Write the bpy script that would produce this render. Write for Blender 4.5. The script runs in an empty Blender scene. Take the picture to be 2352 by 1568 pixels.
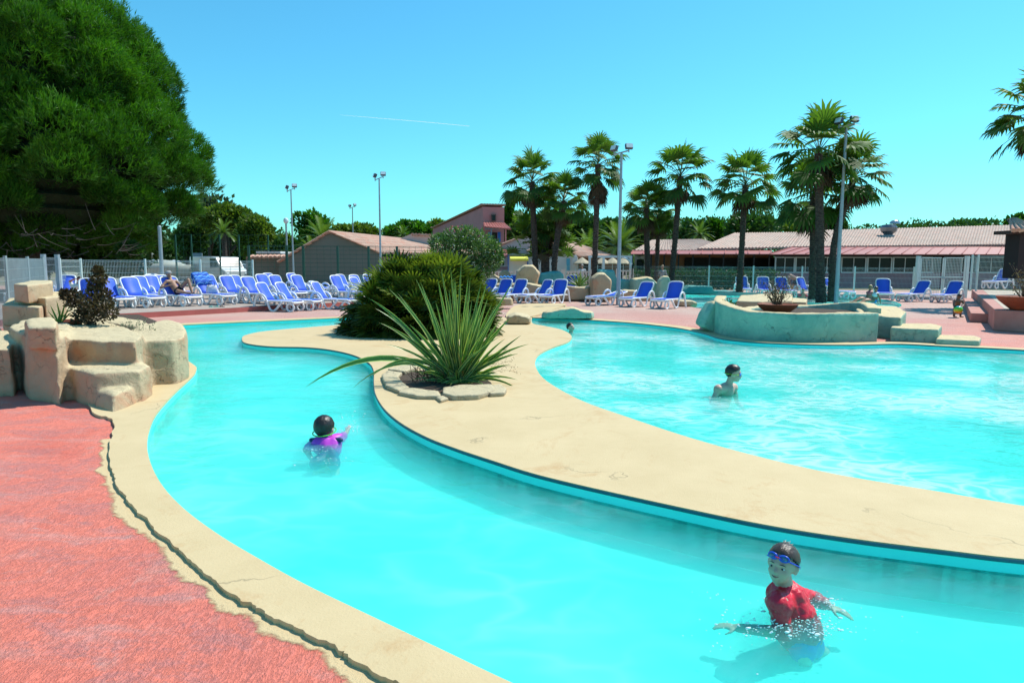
import bpy, math, random
import numpy as np
from mathutils import Vector, Matrix
from mathutils.geometry import tessellate_polygon
random.seed(7); RS = np.random.RandomState(11)
S = bpy.context.scene
COL = S.collection
R = math.radians
# ---------------------------------------------------------------- camera, sky, sun, exposure
CAMZ = 1.62; F = 1568.0; PITCH = math.atan(181 / F); ROLL = R(0.3)
XA = Vector((1, 0, 0)); FW = Vector((0, math.cos(PITCH), -math.sin(PITCH))); UP = Vector((0, math.sin(PITCH), math.cos(PITCH)))
RT = XA * math.cos(ROLL) + UP * math.sin(ROLL); UR = UP * math.cos(ROLL) - XA * math.sin(ROLL)
cd = bpy.data.cameras.new('camera'); cam = bpy.data.objects.new('camera', cd); COL.objects.link(cam)
cd.sensor_width = 36; cd.lens = 24; cd.clip_start = .05; cd.clip_end = 9000
M3 = Matrix((RT, UR, -FW)).transposed()
cam.matrix_world = Matrix.Translation((0, 0, CAMZ)) @ M3.to_4x4()
S.camera = cam
SUN_EL = R(56); SUN_AZ = R(31)       # azimuth from +X towards +Y
sd = Vector((math.cos(SUN_EL) * math.cos(SUN_AZ), math.cos(SUN_EL) * math.sin(SUN_AZ), math.sin(SUN_EL)))
W = bpy.data.worlds.new('World'); S.world = W; W.use_nodes = True
nt = W.node_tree; bg = nt.nodes['Background']
sk = nt.nodes.new('ShaderNodeTexSky'); sk.sky_type = 'NISHITA'; sk.sun_disc = False
sk.sun_elevation = SUN_EL; sk.sun_rotation = math.pi / 2 - SUN_AZ
sk.air_density = 1.2; sk.dust_density = .3; sk.ozone_density = 1.0
mx = nt.nodes.new('ShaderNodeMix'); mx.data_type = 'RGBA'; mx.blend_type = 'MULTIPLY'; mx.inputs[0].default_value = 1
nt.links.new(sk.outputs[0], mx.inputs[6]); mx.inputs[7].default_value = (.29, .86, 1.00, 1)
nt.links.new(mx.outputs[2], bg.inputs[0]); bg.inputs[1].default_value = .15
sl = bpy.data.lights.new('sun', 'SUN'); sl.energy = 4.6; sl.angle = R(.5); sl.color = (1, .96, .88)
so = bpy.data.objects.new('sun', sl); COL.objects.link(so); so.location = (20, 20, 30)
so.rotation_euler = sd.to_track_quat('Z', 'Y').to_euler()
S.view_settings.view_transform = 'Standard'; S.view_settings.look = 'None'
S.view_settings.gamma = 1; S.view_settings.exposure = 0.27; S.view_settings.use_curve_mapping = False
S.cycles.max_bounces = 7; S.cycles.volume_bounces = 2; S.cycles.transparent_max_bounces = 16; S.cycles.caustics_reflective = False
# ---------------------------------------------------------------- helpers
def ray(u, v):
    return RT * ((u - 1176) / F) + FW + UR * ((784 - v) / F)
def G(u, v, z=0.0):
    d = ray(u, v); t = (z - CAMZ) / d.z
    return Vector((d.x * t, d.y * t, z))
def A(u, v, Y):
    d = ray(u, v); t = Y / d.y
    return Vector((d.x * t, Y, CAMZ + d.z * t))
def link(o): COL.objects.link(o); return o
def tag(o, label=None, cat=None, group=None, kind=None):
    if label: o['label'] = label
    if cat: o['category'] = cat
    if group: o['group'] = group
    if kind: o['kind'] = kind
    return o
def thing(name, label, cat, loc=(0, 0, 0), rz=0, group=None):
    o = bpy.data.objects.new(name, None); link(o); o.empty_display_size = .2
    o.location = loc; o.rotation_euler = (0, 0, rz)
    return tag(o, label, cat, group)
def copy_tree(o, parent=None):
    c = o.copy(); link(c); c.parent = parent
    for ch in list(o.children): copy_tree(ch, c)
    return c
def catmull(P, n=6, closed=False):
    P = [Vector(p) for p in P]; out = []; N = len(P)
    rng = range(N) if closed else range(N - 1)
    for i in rng:
        p0 = P[(i - 1) % N] if closed or i > 0 else P[0]
        p1 = P[i]; p2 = P[(i + 1) % N]
        p3 = P[(i + 2) % N] if closed or i < N - 2 else P[-1]
        for k in range(n):
            t = k / n
            out.append(.5 * ((2 * p1) + (p2 - p0) * t + (2 * p0 - 5 * p1 + 4 * p2 - p3) * t * t + (3 * p1 - p0 - 3 * p2 + p3) * t ** 3))
    if not closed: out.append(P[-1])
    return out
class MB:
    def __init__(s): s.v = []; s.f = []; s.m = []; s.mi = 0
    def add(s, vs, fs):
        b = len(s.v); s.v += [tuple(v) for v in vs]
        for f in fs: s.f.append(tuple(b + i for i in f)); s.m.append(s.mi)
    def box(s, c, d, rz=0, rx=0, ry=0, taper=1):
        m = Matrix.Rotation(rz, 3, 'Z') @ Matrix.Rotation(ry, 3, 'Y') @ Matrix.Rotation(rx, 3, 'X'); c = Vector(c)
        vs = []
        for z in (-1, 1):
            for x, y in ((-1, -1), (1, -1), (1, 1), (-1, 1)):
                k = taper if z > 0 else 1
                vs.append(c + m @ Vector((x * d[0] / 2 * k, y * d[1] / 2 * k, z * d[2] / 2)))
        s.add(vs, [(3, 2, 1, 0), (4, 5, 6, 7), (0, 1, 5, 4), (1, 2, 6, 5), (2, 3, 7, 6), (3, 0, 4, 7)]); return s
    def bar(s, a, b, w, h=None, up=(0, 0, 1)):
        a = Vector(a); b = Vector(b); h = h or w; d = (b - a)
        if d.length < 1e-6: return s
        d.normalize(); u = Vector(up)
        if abs(d.dot(u)) > .98: u = Vector((0, 1, 0))
        x = d.cross(u).normalized(); y = x.cross(d).normalized(); vs = []
        for p in (a, b):
            for sx, sy in ((-1, -1), (1, -1), (1, 1), (-1, 1)): vs.append(p + x * sx * w / 2 + y * sy * h / 2)
        s.add(vs, [(0, 1, 2, 3), (7, 6, 5, 4), (0, 4, 5, 1), (1, 5, 6, 2), (2, 6, 7, 3), (3, 7, 4, 0)]); return s
    def tube(s, P, r, n=8, closed=False, cap=True, flat=1.0):
        P = [Vector(p) for p in P]; N = len(P)
        rr = r if isinstance(r, (list, tuple)) else [r] * N
        vs = []; x = None
        for i in range(N):
            if closed: d = P[(i + 1) % N] - P[i - 1]
            else: d = P[min(i + 1, N - 1)] - P[max(i - 1, 0)]
            if d.length < 1e-9: d = Vector((0, 0, 1))
            d.normalize()
            if x is None:
                a = Vector((0, 0, 1)) if abs(d.z) < .9 else Vector((1, 0, 0)); x = d.cross(a).normalized()
            else:
                x = (x - d * x.dot(d)); x = x.normalized() if x.length > 1e-6 else d.orthogonal().normalized()
            y = d.cross(x)
            for k in range(n):
                a = 2 * math.pi * k / n; vs.append(P[i] + (x * math.cos(a) + y * math.sin(a) * flat) * rr[i])
        fs = []
        for i in range(N if closed else N - 1):
            j = (i + 1) % N
            for k in range(n): fs.append((i * n + k, i * n + (k + 1) % n, j * n + (k + 1) % n, j * n + k))
        if cap and not closed: fs += [tuple(reversed(range(n))), tuple((N - 1) * n + k for k in range(n))]
        s.add(vs, fs); return s
    def lathe(s, prof, c=(0, 0, 0), n=20, sx=1, sy=1):
        c = Vector(c); vs = []; fs = []
        for r, z in prof:
            for k in range(n):
                a = 2 * math.pi * k / n; vs.append(c + Vector((r * math.cos(a) * sx, r * math.sin(a) * sy, z)))
        for i in range(len(prof) - 1):
            for k in range(n): fs.append((i * n + k, i * n + (k + 1) % n, (i + 1) * n + (k + 1) % n, (i + 1) * n + k))
        fs += [tuple(reversed(range(n))), tuple((len(prof) - 1) * n + k for k in range(n))]
        s.add(vs, fs); return s
    def ell(s, c, r, n=14, m=9, rot=None, keep=None):
        c = Vector(c); vs = []; fs = []
        if not hasattr(r, '__len__'): r = (r, r, r)
        for i in range(m + 1):
            ph = math.pi * i / m
            for k in range(n):
                a = 2 * math.pi * k / n
                p = Vector((r[0] * math.sin(ph) * math.cos(a), r[1] * math.sin(ph) * math.sin(a), r[2] * math.cos(ph)))
                vs.append((rot @ p if rot is not None else p) + c)
        for i in range(m):
            for k in range(n):
                q = (i * n + k, (i + 1) * n + k, (i + 1) * n + (k + 1) % n, i * n + (k + 1) % n)
                if keep is None or keep(sum((vs[j] for j in q), Vector()) / 4 - c): fs.append(q)
        s.add(vs, fs); return s
    def cap_(s, a, b, ra, rb=None):
        rb = ra if rb is None else rb; a = Vector(a); b = Vector(b)
        s.ell(a, ra, 12, 8); s.ell(b, rb, 12, 8); s.tube([a, b], [ra, rb], 12); return s
    def prism(s, poly, z0, z1, holes=()):
        loops = [[Vector((p[0], p[1], 0)) for p in poly]] + [[Vector((p[0], p[1], 0)) for p in h] for h in holes]
        tri = tessellate_polygon(loops); allp = [p for l in loops for p in l]; n = len(allp)
        vs = [(p.x, p.y, z1) for p in allp] + [(p.x, p.y, z0) for p in allp]; fs = []
        for t in tri:
            a, b, c = (allp[i] for i in t)
            if (b - a).cross(c - a).z < 0: t = (t[0], t[2], t[1])
            fs.append(tuple(t)); fs.append(tuple(n + i for i in reversed(t)))
        o = 0
        for l in loops:
            k = len(l); ar = sum(l[i].x * l[(i + 1) % k].y - l[(i + 1) % k].x * l[i].y for i in range(k))
            outer = (o == 0)
            for i in range(k):
                a, b = o + i, o + (i + 1) % k
                q = (a, n + a, n + b, b)
                if (ar > 0) != outer: q = tuple(reversed(q))
                fs.append(q)
            o += k
        s.add(vs, fs); return s
    def sheet(s, poly, z, holes=()):
        loops = [[Vector((p[0], p[1], 0)) for p in poly]] + [[Vector((p[0], p[1], 0)) for p in h] for h in holes]
        tri = tessellate_polygon(loops); allp = [p for l in loops for p in l]; fs = []
        for t in tri:
            a, b, c = (allp[i] for i in t)
            if (b - a).cross(c - a).z < 0: t = (t[0], t[2], t[1])
            fs.append(tuple(t))
        s.add([(p.x, p.y, z) for p in allp], fs); return s
    def build(s, name, mats, parent=None, local=False, smooth=False, origin=None):
        off = Vector((0, 0, 0))
        if parent is not None and not local:
            q = parent
            while q is not None: off += q.location; q = q.parent
        if parent is None and origin is not None: off = Vector(origin)
        me = bpy.data.meshes.new(name)
        me.from_pydata([(v[0] - off.x, v[1] - off.y, v[2] - off.z) for v in s.v], [], s.f)
        if not isinstance(mats, (list, tuple)): mats = [mats]
        for m in mats: me.materials.append(m)
        if len(mats) > 1: me.polygons.foreach_set('material_index', s.m)
        if smooth: me.polygons.foreach_set('use_smooth', [True] * len(s.f))
        me.update()
        o = link(bpy.data.objects.new(name, me))
        if parent is not None: o.parent = parent
        elif origin is not None: o.location = off
        return o
def npmesh(name, V, Fc, mat, parent=None, tint=None, origin=(0, 0, 0), smooth=False):
    off = np.array(origin, float)
    if parent is not None:
        off = np.zeros(3); q = parent
        while q is not None: off += np.array(q.location); q = q.parent
    V = np.asarray(V, float).reshape(-1, 3) - off; Fc = np.asarray(Fc)
    me = bpy.data.meshes.new(name); nf, k = Fc.shape
    me.vertices.add(len(V)); me.vertices.foreach_set('co', V.ravel())
    me.loops.add(nf * k); me.loops.foreach_set('vertex_index', Fc.ravel().astype(np.int32))
    me.polygons.add(nf); me.polygons.foreach_set('loop_start', np.arange(0, nf * k, k, dtype=np.int32))
    if tint is not None:
        at = me.attributes.new('tint', 'FLOAT', 'FACE'); at.data.foreach_set('value', np.asarray(tint, np.float32))
    me.materials.append(mat); me.update(calc_edges=True)
    me.polygons.foreach_set('use_smooth', [bool(smooth)] * nf)
    o = link(bpy.data.objects.new(name, me))
    if parent is not None: o.parent = parent
    else: o.location = origin
    return o
def bevel(o, w, seg=2, ang=35):
    m = o.modifiers.new('bevel', 'BEVEL'); m.width = w; m.segments = seg; m.limit_method = 'ANGLE'; m.angle_limit = R(ang); return o
TEX = {}
def rough_up(o, voxel, strength, tsize, smooth=6):
    m = o.modifiers.new('remesh', 'REMESH'); m.mode = 'VOXEL'; m.voxel_size = voxel; m.use_smooth_shade = True
    if smooth: m = o.modifiers.new('smooth', 'SMOOTH'); m.factor = .5; m.iterations = smooth
    if strength:
        k = tsize
        if k not in TEX:
            t = bpy.data.textures.new('clouds', 'CLOUDS'); t.noise_scale = tsize; t.noise_depth = 3; TEX[k] = t
        m = o.modifiers.new('displace', 'DISPLACE'); m.texture = TEX[k]; m.strength = strength; m.texture_coords = 'GLOBAL'
    return o
# ---------------------------------------------------------------- materials
def _mat(name):
    m = bpy.data.materials.new(name); m.use_nodes = True; n = m.node_tree
    return m, n, n.nodes['Principled BSDF'], n.nodes['Material Output']
def nd(n, t, **k):
    x = n.nodes.new(t)
    for a, b in k.items():
        if a[0] == 'i' and a[1:].isdigit(): x.inputs[int(a[1:])].default_value = b
        else: setattr(x, a, b)
    return x
def c4(c): return (c[0], c[1], c[2], 1)
def noise(n, scale, detail=4, rough=.6, vec=None, coord='Object', sc=None, dist=0):
    if vec is None:
        if coord == 'World': vec = nd(n, 'ShaderNodeNewGeometry').outputs['Position']
        else: vec = nd(n, 'ShaderNodeTexCoord').outputs[coord]
    if sc:
        mp = nd(n, 'ShaderNodeMapping'); mp.inputs['Scale'].default_value = sc; n.links.new(vec, mp.inputs['Vector']); vec = mp.outputs[0]
    x = nd(n, 'ShaderNodeTexNoise'); x.inputs['Scale'].default_value = scale; x.inputs['Detail'].default_value = detail
    x.inputs['Roughness'].default_value = rough; x.inputs['Distortion'].default_value = dist
    n.links.new(vec, x.inputs['Vector']); return x.outputs['Fac']
def ramp(n, fac, stops):
    r = nd(n, 'ShaderNodeValToRGB'); e = r.color_ramp.elements
    while len(e) < len(stops): e.new(.5)
    for i, (p, c) in enumerate(stops): e[i].position = p; e[i].color = c4(c) if hasattr(c, '__len__') else (c, c, c, 1)
    n.links.new(fac, r.inputs[0]); return r.outputs[0]
def mixc(n, fac, a, b, mode='MIX'):
    x = nd(n, 'ShaderNodeMix', data_type='RGBA', blend_type=mode)
    for s, k in ((fac, 0), (a, 6), (b, 7)):
        if isinstance(s, (int, float)): x.inputs[k].default_value = s
        elif isinstance(s, tuple): x.inputs[k].default_value = c4(s)
        else: n.links.new(s, x.inputs[k])
    return x.outputs[2]
def bump(n, h, strength, dist, p):
    b = nd(n, 'ShaderNodeBump'); b.inputs['Strength'].default_value = strength; b.inputs['Distance'].default_value = dist
    n.links.new(h, b.inputs['Height']); n.links.new(b.outputs[0], p.inputs['Normal']); return b
def pm(name, c1, c2=None, scale=5, rough=.6, bs=0, bscale=30, bd=.01, metal=0, coord='Object', sc=None, lo=.35, hi=.65, spec=.4, coat=0):
    m, n, p, o = _mat(name)
    p.inputs['Roughness'].default_value = rough; p.inputs['Metallic'].default_value = metal
    p.inputs['Specular IOR Level'].default_value = spec; p.inputs['Coat Weight'].default_value = coat
    if c2 is None: c2 = tuple(x * .86 for x in c1)
    f = noise(n, scale, coord=coord, sc=sc)
    n.links.new(ramp(n, f, [(lo, c1), (hi, c2)]), p.inputs['Base Color'])
    if bs: bump(n, noise(n, bscale, 6, coord=coord), bs, bd, p)
    return m
def leafm(name, c1, c2, trans=.3, rough=.5, tcol=None):
    m, n, p, o = _mat(name)
    a = nd(n, 'ShaderNodeAttribute', attribute_name='tint')
    col = ramp(n, a.outputs['Fac'], [(0, c1), (1, c2)])
    n.links.new(col, p.inputs['Base Color']); p.inputs['Roughness'].default_value = rough; p.inputs['Specular IOR Level'].default_value = .3
    t = nd(n, 'ShaderNodeBsdfTranslucent')
    n.links.new(mixc(n, 1.0, col, tcol or (1.3, 1.5, .5), 'MULTIPLY'), t.inputs[0])
    mx = nd(n, 'ShaderNodeMixShader'); mx.inputs[0].default_value = trans
    n.links.new(p.outputs[0], mx.inputs[1]); n.links.new(t.outputs[0], mx.inputs[2]); n.links.new(mx.outputs[0], o.inputs[0])
    return m
WHITE = pm('white_plastic', (.8, .8, .8), (.74, .75, .76), 8, .35)
BLUE = pm('blue_sling', (.05, .13, .66), (.04, .11, .60), 40, .55, .15, 300, .002)
METAL_W = pm('white_metal', (.72, .76, .76), None, 3, .4)
METAL_G = pm('galvanised_metal', (.36, .42, .45), (.30, .35, .38), 6, .45, metal=.3)
GREENM = pm('green_metal', (.02, .09, .06), (.015, .07, .05), 6, .4)
DARK = pm('dark_matte', (.012, .012, .014), None, 4, .6)
WOODD = pm('bark', (.055, .04, .03), (.11, .085, .065), 9, .9, .8, 14, .03)
TRUNKP = pm('palm_bark', (.035, .022, .018), (.11, .08, .062), 7, .95, .9, 9, .05, sc=(1, 1, 2.5))
SOIL = pm('soil', (.05, .035, .022), (.09, .06, .04), 20, .95, .8, 40, .02)
TERRA = pm('terracotta', (.30, .075, .03), (.22, .06, .03), 5, .7, .2, 50, .004)
# ================================================================ SETTING
# red textured deck
def deck_mat():
    m, n, p, o = _mat('red_deck')
    f1 = noise(n, .9, 5, .65, coord='World', dist=.6)
    red = ramp(n, f1, [(.30, (.70, .14, .085)), (.47, (.84, .21, .135)), (.60, (.76, .19, .13)), (.72, (.70, .29, .22))])
    f9 = noise(n, 1.7, 8, .78, coord='World', sc=(.9, 1.6, 1), dist=.4)
    red = mixc(n, ramp(n, f9, [(.50, 0.0), (.58, .55), (.64, .1)]), red, (.46, .20, .19))
    f2 = noise(n, 4.5, 6, .7, coord='World', sc=(1.6, .7, 1))
    red = mixc(n, ramp(n, f2, [(.58, 0.0), (.70, .55)]), red, (.52, .33, .28))
    f4 = noise(n, 2.3, 6, .75, coord='World', sc=(.8, 2.6, 1))
    red = mixc(n, ramp(n, f4, [(.665, 0.0), (.70, .75)]), red, (.68, .50, .33))
    f5 = noise(n, 2.9, 5, .7, coord='World', sc=(.9, 2.2, 1.7), dist=.3)
    red = mixc(n, ramp(n, f5, [(.67, 0.0), (.71, .6)]), red, (.62, .52, .50))
    f6 = noise(n, 11, 6, .75, coord='World', sc=(2.4, .5, 1), dist=.8)
    red = mixc(n, ramp(n, f6, [(.46, 0.0), (.66, .45)]), red, (.50, .17, .15))
    f7 = noise(n, 1.6, 5, .7, coord='World', sc=(.6, 1.8, 1), dist=.7)
    red = mixc(n, ramp(n, f7, [(.52, 0.0), (.66, .45)]), red, (.62, .34, .30))
    f8 = noise(n, 60, 3, .6, coord='World', sc=(1.5, .5, 1))
    red = mixc(n, ramp(n, f8, [(.66, 0.0), (.74, .6)]), red, (.16, .08, .07))
    # the far side of the deck is paler and greyer
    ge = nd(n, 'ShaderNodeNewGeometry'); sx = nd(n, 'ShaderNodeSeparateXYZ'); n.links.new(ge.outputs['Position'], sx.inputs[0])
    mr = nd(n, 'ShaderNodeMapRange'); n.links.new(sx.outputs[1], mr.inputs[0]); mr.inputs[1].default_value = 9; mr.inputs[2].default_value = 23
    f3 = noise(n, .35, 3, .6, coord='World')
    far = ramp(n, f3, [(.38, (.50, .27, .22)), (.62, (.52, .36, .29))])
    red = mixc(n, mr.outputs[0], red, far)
    n.links.new(red, p.inputs['Base Color']); p.inputs['Roughness'].default_value = .75
    g0 = noise(n, 34, 6, .7, coord='World', sc=(1.7, .55, 1), dist=1.4); g = ramp(n, g0, [(.40, 0.0), (.52, .75), (.66, 1.0)])
    red2 = mixc(n, ramp(n, g0, [(.31, .5), (.37, 0.0)]), red, (.20, .09, .08)); n.links.new(red2, p.inputs['Base Color'])
    mg = nd(n, 'ShaderNodeMath', operation='MULTIPLY'); n.links.new(g, mg.inputs[0]); mg.inputs[1].default_value = .7; g = mg.outputs[0]
    g2 = noise(n, 140, 3, .6, coord='World')
    ad = nd(n, 'ShaderNodeMath', operation='ADD'); n.links.new(g, ad.inputs[0]); n.links.new(g2, ad.inputs[1])
    bump(n, ad.outputs[0], 1.0, .0065, p)
    return m
DECK = deck_mat()
def sand_mat(name, c1, c2, bscale=60):
    m, n, p, o = _mat(name)
    f = noise(n, 1.3, 5, .7, coord='World')
    col = ramp(n, f, [(.35, c1), (.65, c2)])
    f2 = noise(n, .8, 6, .8, coord='World', dist=1.2)
    col = mixc(n, ramp(n, f2, [(.55, 0.0), (.68, .55)]), col, (.46, .27, .11))
    f3 = noise(n, 7, 7, .8, coord='World', sc=(1, 2.5, 1), dist=.5)
    col = mixc(n, ramp(n, f3, [(.64, 0.0), (.72, .45)]), col, (.30, .22, .14))
    n.links.new(col, p.inputs['Base Color']); p.inputs['Roughness'].default_value = .8
    w = nd(n, 'ShaderNodeTexVoronoi', feature='DISTANCE_TO_EDGE'); w.inputs['Scale'].default_value = .7
    ge = nd(n, 'ShaderNodeNewGeometry'); q = nd(n, 'ShaderNodeVectorMath', operation='ADD')
    nz = nd(n, 'ShaderNodeTexNoise'); nz.inputs['Scale'].default_value = 2.2; nz.inputs['Detail'].default_value = 5; n.links.new(ge.outputs['Position'], nz.inputs['Vector'])
    n.links.new(ge.outputs['Position'], q.inputs[0]); n.links.new(nz.outputs['Color'], q.inputs[1]); n.links.new(q.outputs[0], w.inputs['Vector'])
    cr = ramp(n, w.outputs['Distance'], [(0, .55), (.010, 1.0)])
    msk = ramp(n, noise(n, 1.1, 2, .5, coord='World'), [(.60, 0.0), (.66, 1.0)])
    crk = mixc(n, msk, (1, 1, 1), cr)
    n.links.new(mixc(n, 1.0, col, mixc(n, .8, (1, 1, 1), mixc(n, 1.0, crk, (1, .95, .9), 'MULTIPLY')), 'MULTIPLY'), p.inputs['Base Color'])
    g = noise(n, bscale, 5, .7, coord='World')
    b1 = bump(n, g, .45, .008, p)
    b2 = nd(n, 'ShaderNodeBump'); b2.inputs['Strength'].default_value = .6; b2.inputs['Distance'].default_value = .01
    n.links.new(crk, b2.inputs['Height']); n.links.new(b1.outputs[0], b2.inputs['Normal']); n.links.new(b2.outputs[0], p.inputs['Normal'])
    return m
SAND = sand_mat('sand_coping', (.54, .425, .235), (.59, .47, .27))
LINER = pm('pool_liner', (.10, .85, .80), (.14, .89, .85), 1.1, .5, coord='World')
def water_mat(name, rip, scale):
    m = bpy.data.materials.new(name); m.use_nodes = True; n = m.node_tree; n.nodes.clear()
    o = nd(n, 'ShaderNodeOutputMaterial')
    ge = nd(n, 'ShaderNodeNewGeometry').outputs['Position']
    # ripple pattern; its caustic light lines are painted into the water tint
    mp = nd(n, 'ShaderNodeMapping'); mp.inputs['Scale'].default_value = (1, 1.5, 1); n.links.new(ge, mp.inputs[0])
    nz = nd(n, 'ShaderNodeTexNoise'); nz.inputs['Scale'].default_value = 1.7; nz.inputs['Detail'].default_value = 2
    n.links.new(mp.outputs[0], nz.inputs['Vector'])
    q = nd(n, 'ShaderNodeVectorMath', operation='MULTIPLY_ADD'); n.links.new(nz.outputs['Color'], q.inputs[0]); q.inputs[1].default_value = (1.1, 1.1, 0); n.links.new(mp.outputs[0], q.inputs[2])
    v = nd(n, 'ShaderNodeTexVoronoi', feature='DISTANCE_TO_EDGE'); v.inputs['Scale'].default_value = scale
    n.links.new(q.outputs[0], v.inputs['Vector'])
    big = nd(n, 'ShaderNodeTexNoise'); big.inputs['Scale'].default_value = .55; big.inputs['Detail'].default_value = 3; n.links.new(ge, big.inputs['Vector'])
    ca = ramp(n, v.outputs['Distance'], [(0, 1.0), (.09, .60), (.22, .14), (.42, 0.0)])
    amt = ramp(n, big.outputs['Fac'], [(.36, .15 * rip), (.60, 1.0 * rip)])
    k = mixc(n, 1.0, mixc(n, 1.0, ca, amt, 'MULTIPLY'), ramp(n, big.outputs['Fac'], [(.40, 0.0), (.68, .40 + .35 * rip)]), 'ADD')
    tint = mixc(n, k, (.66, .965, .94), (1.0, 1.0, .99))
    tr = nd(n, 'ShaderNodeBsdfTransparent'); n.links.new(tint, tr.inputs[0])
    gl = nd(n, 'ShaderNodeBsdfGlossy'); gl.inputs['Roughness'].default_value = .035
    h1 = nd(n, 'ShaderNodeTexNoise'); h1.inputs['Scale'].default_value = 5; h1.inputs['Detail'].default_value = 4; n.links.new(q.outputs[0], h1.inputs['Vector'])
    b = nd(n, 'ShaderNodeBump'); b.inputs['Strength'].default_value = .5 * min(1, rip + .25); b.inputs['Distance'].default_value = .03; n.links.new(h1.outputs['Fac'], b.inputs['Height'])
    n.links.new(b.outputs[0], gl.inputs['Normal'])
    fr = nd(n, 'ShaderNodeFresnel'); fr.inputs[0].default_value = 1.33; n.links.new(b.outputs[0], fr.inputs['Normal'])
    fm = nd(n, 'ShaderNodeMath', operation='MULTIPLY'); n.links.new(fr.outputs[0], fm.inputs[0]); fm.inputs[1].default_value = .75
    mx = nd(n, 'ShaderNodeMixShader'); n.links.new(fm.outputs[0], mx.inputs[0]); n.links.new(tr.outputs[0], mx.inputs[1]); n.links.new(gl.outputs[0], mx.inputs[2])
    # diffuse paint for light scattered back by the water, whitened along caustic lines
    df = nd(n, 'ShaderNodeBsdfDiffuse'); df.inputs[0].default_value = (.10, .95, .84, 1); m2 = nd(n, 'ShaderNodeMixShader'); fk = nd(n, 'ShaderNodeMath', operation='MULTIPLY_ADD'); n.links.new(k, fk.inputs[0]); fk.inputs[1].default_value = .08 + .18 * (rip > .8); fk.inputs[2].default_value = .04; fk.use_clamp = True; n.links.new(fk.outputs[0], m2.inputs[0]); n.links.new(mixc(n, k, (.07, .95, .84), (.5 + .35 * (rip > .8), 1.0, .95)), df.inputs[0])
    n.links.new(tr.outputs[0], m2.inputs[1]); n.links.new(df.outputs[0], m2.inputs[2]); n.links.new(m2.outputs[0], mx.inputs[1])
    n.links.new(mx.outputs[0], o.inputs[0]); return m
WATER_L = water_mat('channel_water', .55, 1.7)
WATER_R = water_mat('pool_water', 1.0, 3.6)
VOLW = bpy.data.materials.new('cloudy_water'); VOLW.use_nodes = True; _n = VOLW.node_tree; _n.nodes.clear(); _o = _n.nodes.new('ShaderNodeOutputMaterial'); _v = _n.nodes.new('ShaderNodeVolumePrincipled')
_v.inputs['Color'].default_value = (.34, .99, .96, 1); _v.inputs['Density'].default_value = 1.6; _v.inputs['Anisotropy'].default_value = 0
_n.links.new(_v.outputs[0], _o.inputs['Volume'])
def DP(pts, z=0.0): return [G(u, v, z) for u, v in pts]
far_l = DP([(-120, 792), (100, 772), (320, 753), (425, 745), (600, 737), (785, 729), (960, 722)])
near_l = DP([(-120, 850), (200, 800), (300, 800), (400, 815), (446, 838), (450, 850), (441, 864), (400, 902), (360, 947), (343, 985), (338, 1020), (345, 1060), (370, 1110), (420, 1165), (500, 1225), (600, 1285), (700, 1340), (850, 1412), (1000, 1483), (1180, 1568), (1400, 1660), (1750, 1800)])
isl_l = DP([(980, 728), (880, 738), (785, 745), (700, 752), (610, 760), (565, 769), (556, 778), (566, 788), (620, 795), (700, 797), (760, 803), (812, 815), (846, 832), (858, 850), (859, 880), (863, 905), (882, 937), (920, 970), (980, 1003), (1050, 1030), (1129, 1056), (1220, 1085), (1337, 1114), (1545, 1160), (1753, 1203), (1961, 1236), (2169, 1262), (2352, 1283), (2700, 1312), (3300, 1350)])
isl_r = DP([(1222, 729), (1223, 742), (1250, 748), (1290, 757), (1312, 770), (1306, 784), (1270, 797), (1240, 812), (1230, 827), (1232, 846), (1250, 870), (1295, 899), (1352, 926), (1441, 957), (1545, 992), (1649, 1023), (1780, 1057), (1909, 1086), (2040, 1109), (2169, 1130), (2352, 1161), (2700, 1212), (3300, 1285)])
far_r = DP([(1222, 729), (1300, 731), (1441, 740), (1530, 749), (1571, 755), (1618, 765), (1654, 776), (1700, 782), (1753, 786), (1857, 790), (1961, 791), (2065, 789), (2169, 794), (2352, 803), (2800, 830), (3500, 880)])
FL, NL, IL, IR, FR = (catmull(x, 6) for x in (far_l, near_l, isl_l, isl_r, far_r))
chan = FL + IL + list(reversed(NL))
pool = FR[1:] + list(reversed(IR))
kid = catmull(DP([(1562, 678), (1640, 672), (1740, 674), (1850, 682), (1950, 683), (2030, 688), (2070, 699), (2040, 710), (1900, 715), (1720, 714), (1600, 707), (1566, 692)], -.03), 6, True)
DX0, DX1, DY0, DY1 = -34, 44, -6, 44
rect = [(DX0, DY0), (DX1, DY0), (DX1, DY1), (DX0, DY1)]
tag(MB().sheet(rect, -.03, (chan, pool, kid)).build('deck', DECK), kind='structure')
gm, gn, gp, go = _mat('ground_earth')
gc = ramp(gn, noise(gn, .15, 6, .7, coord='World'), [(.35, (.10, .12, .04)), (.52, (.24, .20, .12)), (.68, (.30, .26, .18))])
gn.links.new(gc, gp.inputs['Base Color']); gp.inputs['Roughness'].default_value = .95; bump(gn, noise(gn, 3, 6, .7, coord='World'), .6, .08, gp)
tag(MB().sheet([(-1500, -200), (1500, -200), (1500, 3500), (-1500, 3500)], -.034, (rect,)).build('ground', gm), kind='structure')
ASPH = pm('asphalt', (.16, .17, .17), (.22, .22, .21), .8, .9, .5, 60, .01, coord='World')
tag(MB().sheet([(-34, 46), (-4, 46), (-6, 62), (-40, 62)], -.03).build('parking_area', ASPH), kind='structure')
def basin(name, loop, zt, zb, m):
    b = MB().sheet(loop, zb); n = len(loop)
    vs = [(p[0], p[1], zt) for p in loop] + [(p[0], p[1], zb) for p in loop]
    b.add(vs, [(i, (i + 1) % n, n + (i + 1) % n, n + i) for i in range(n)])
    return tag(b.build(name, m), kind='structure')
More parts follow.
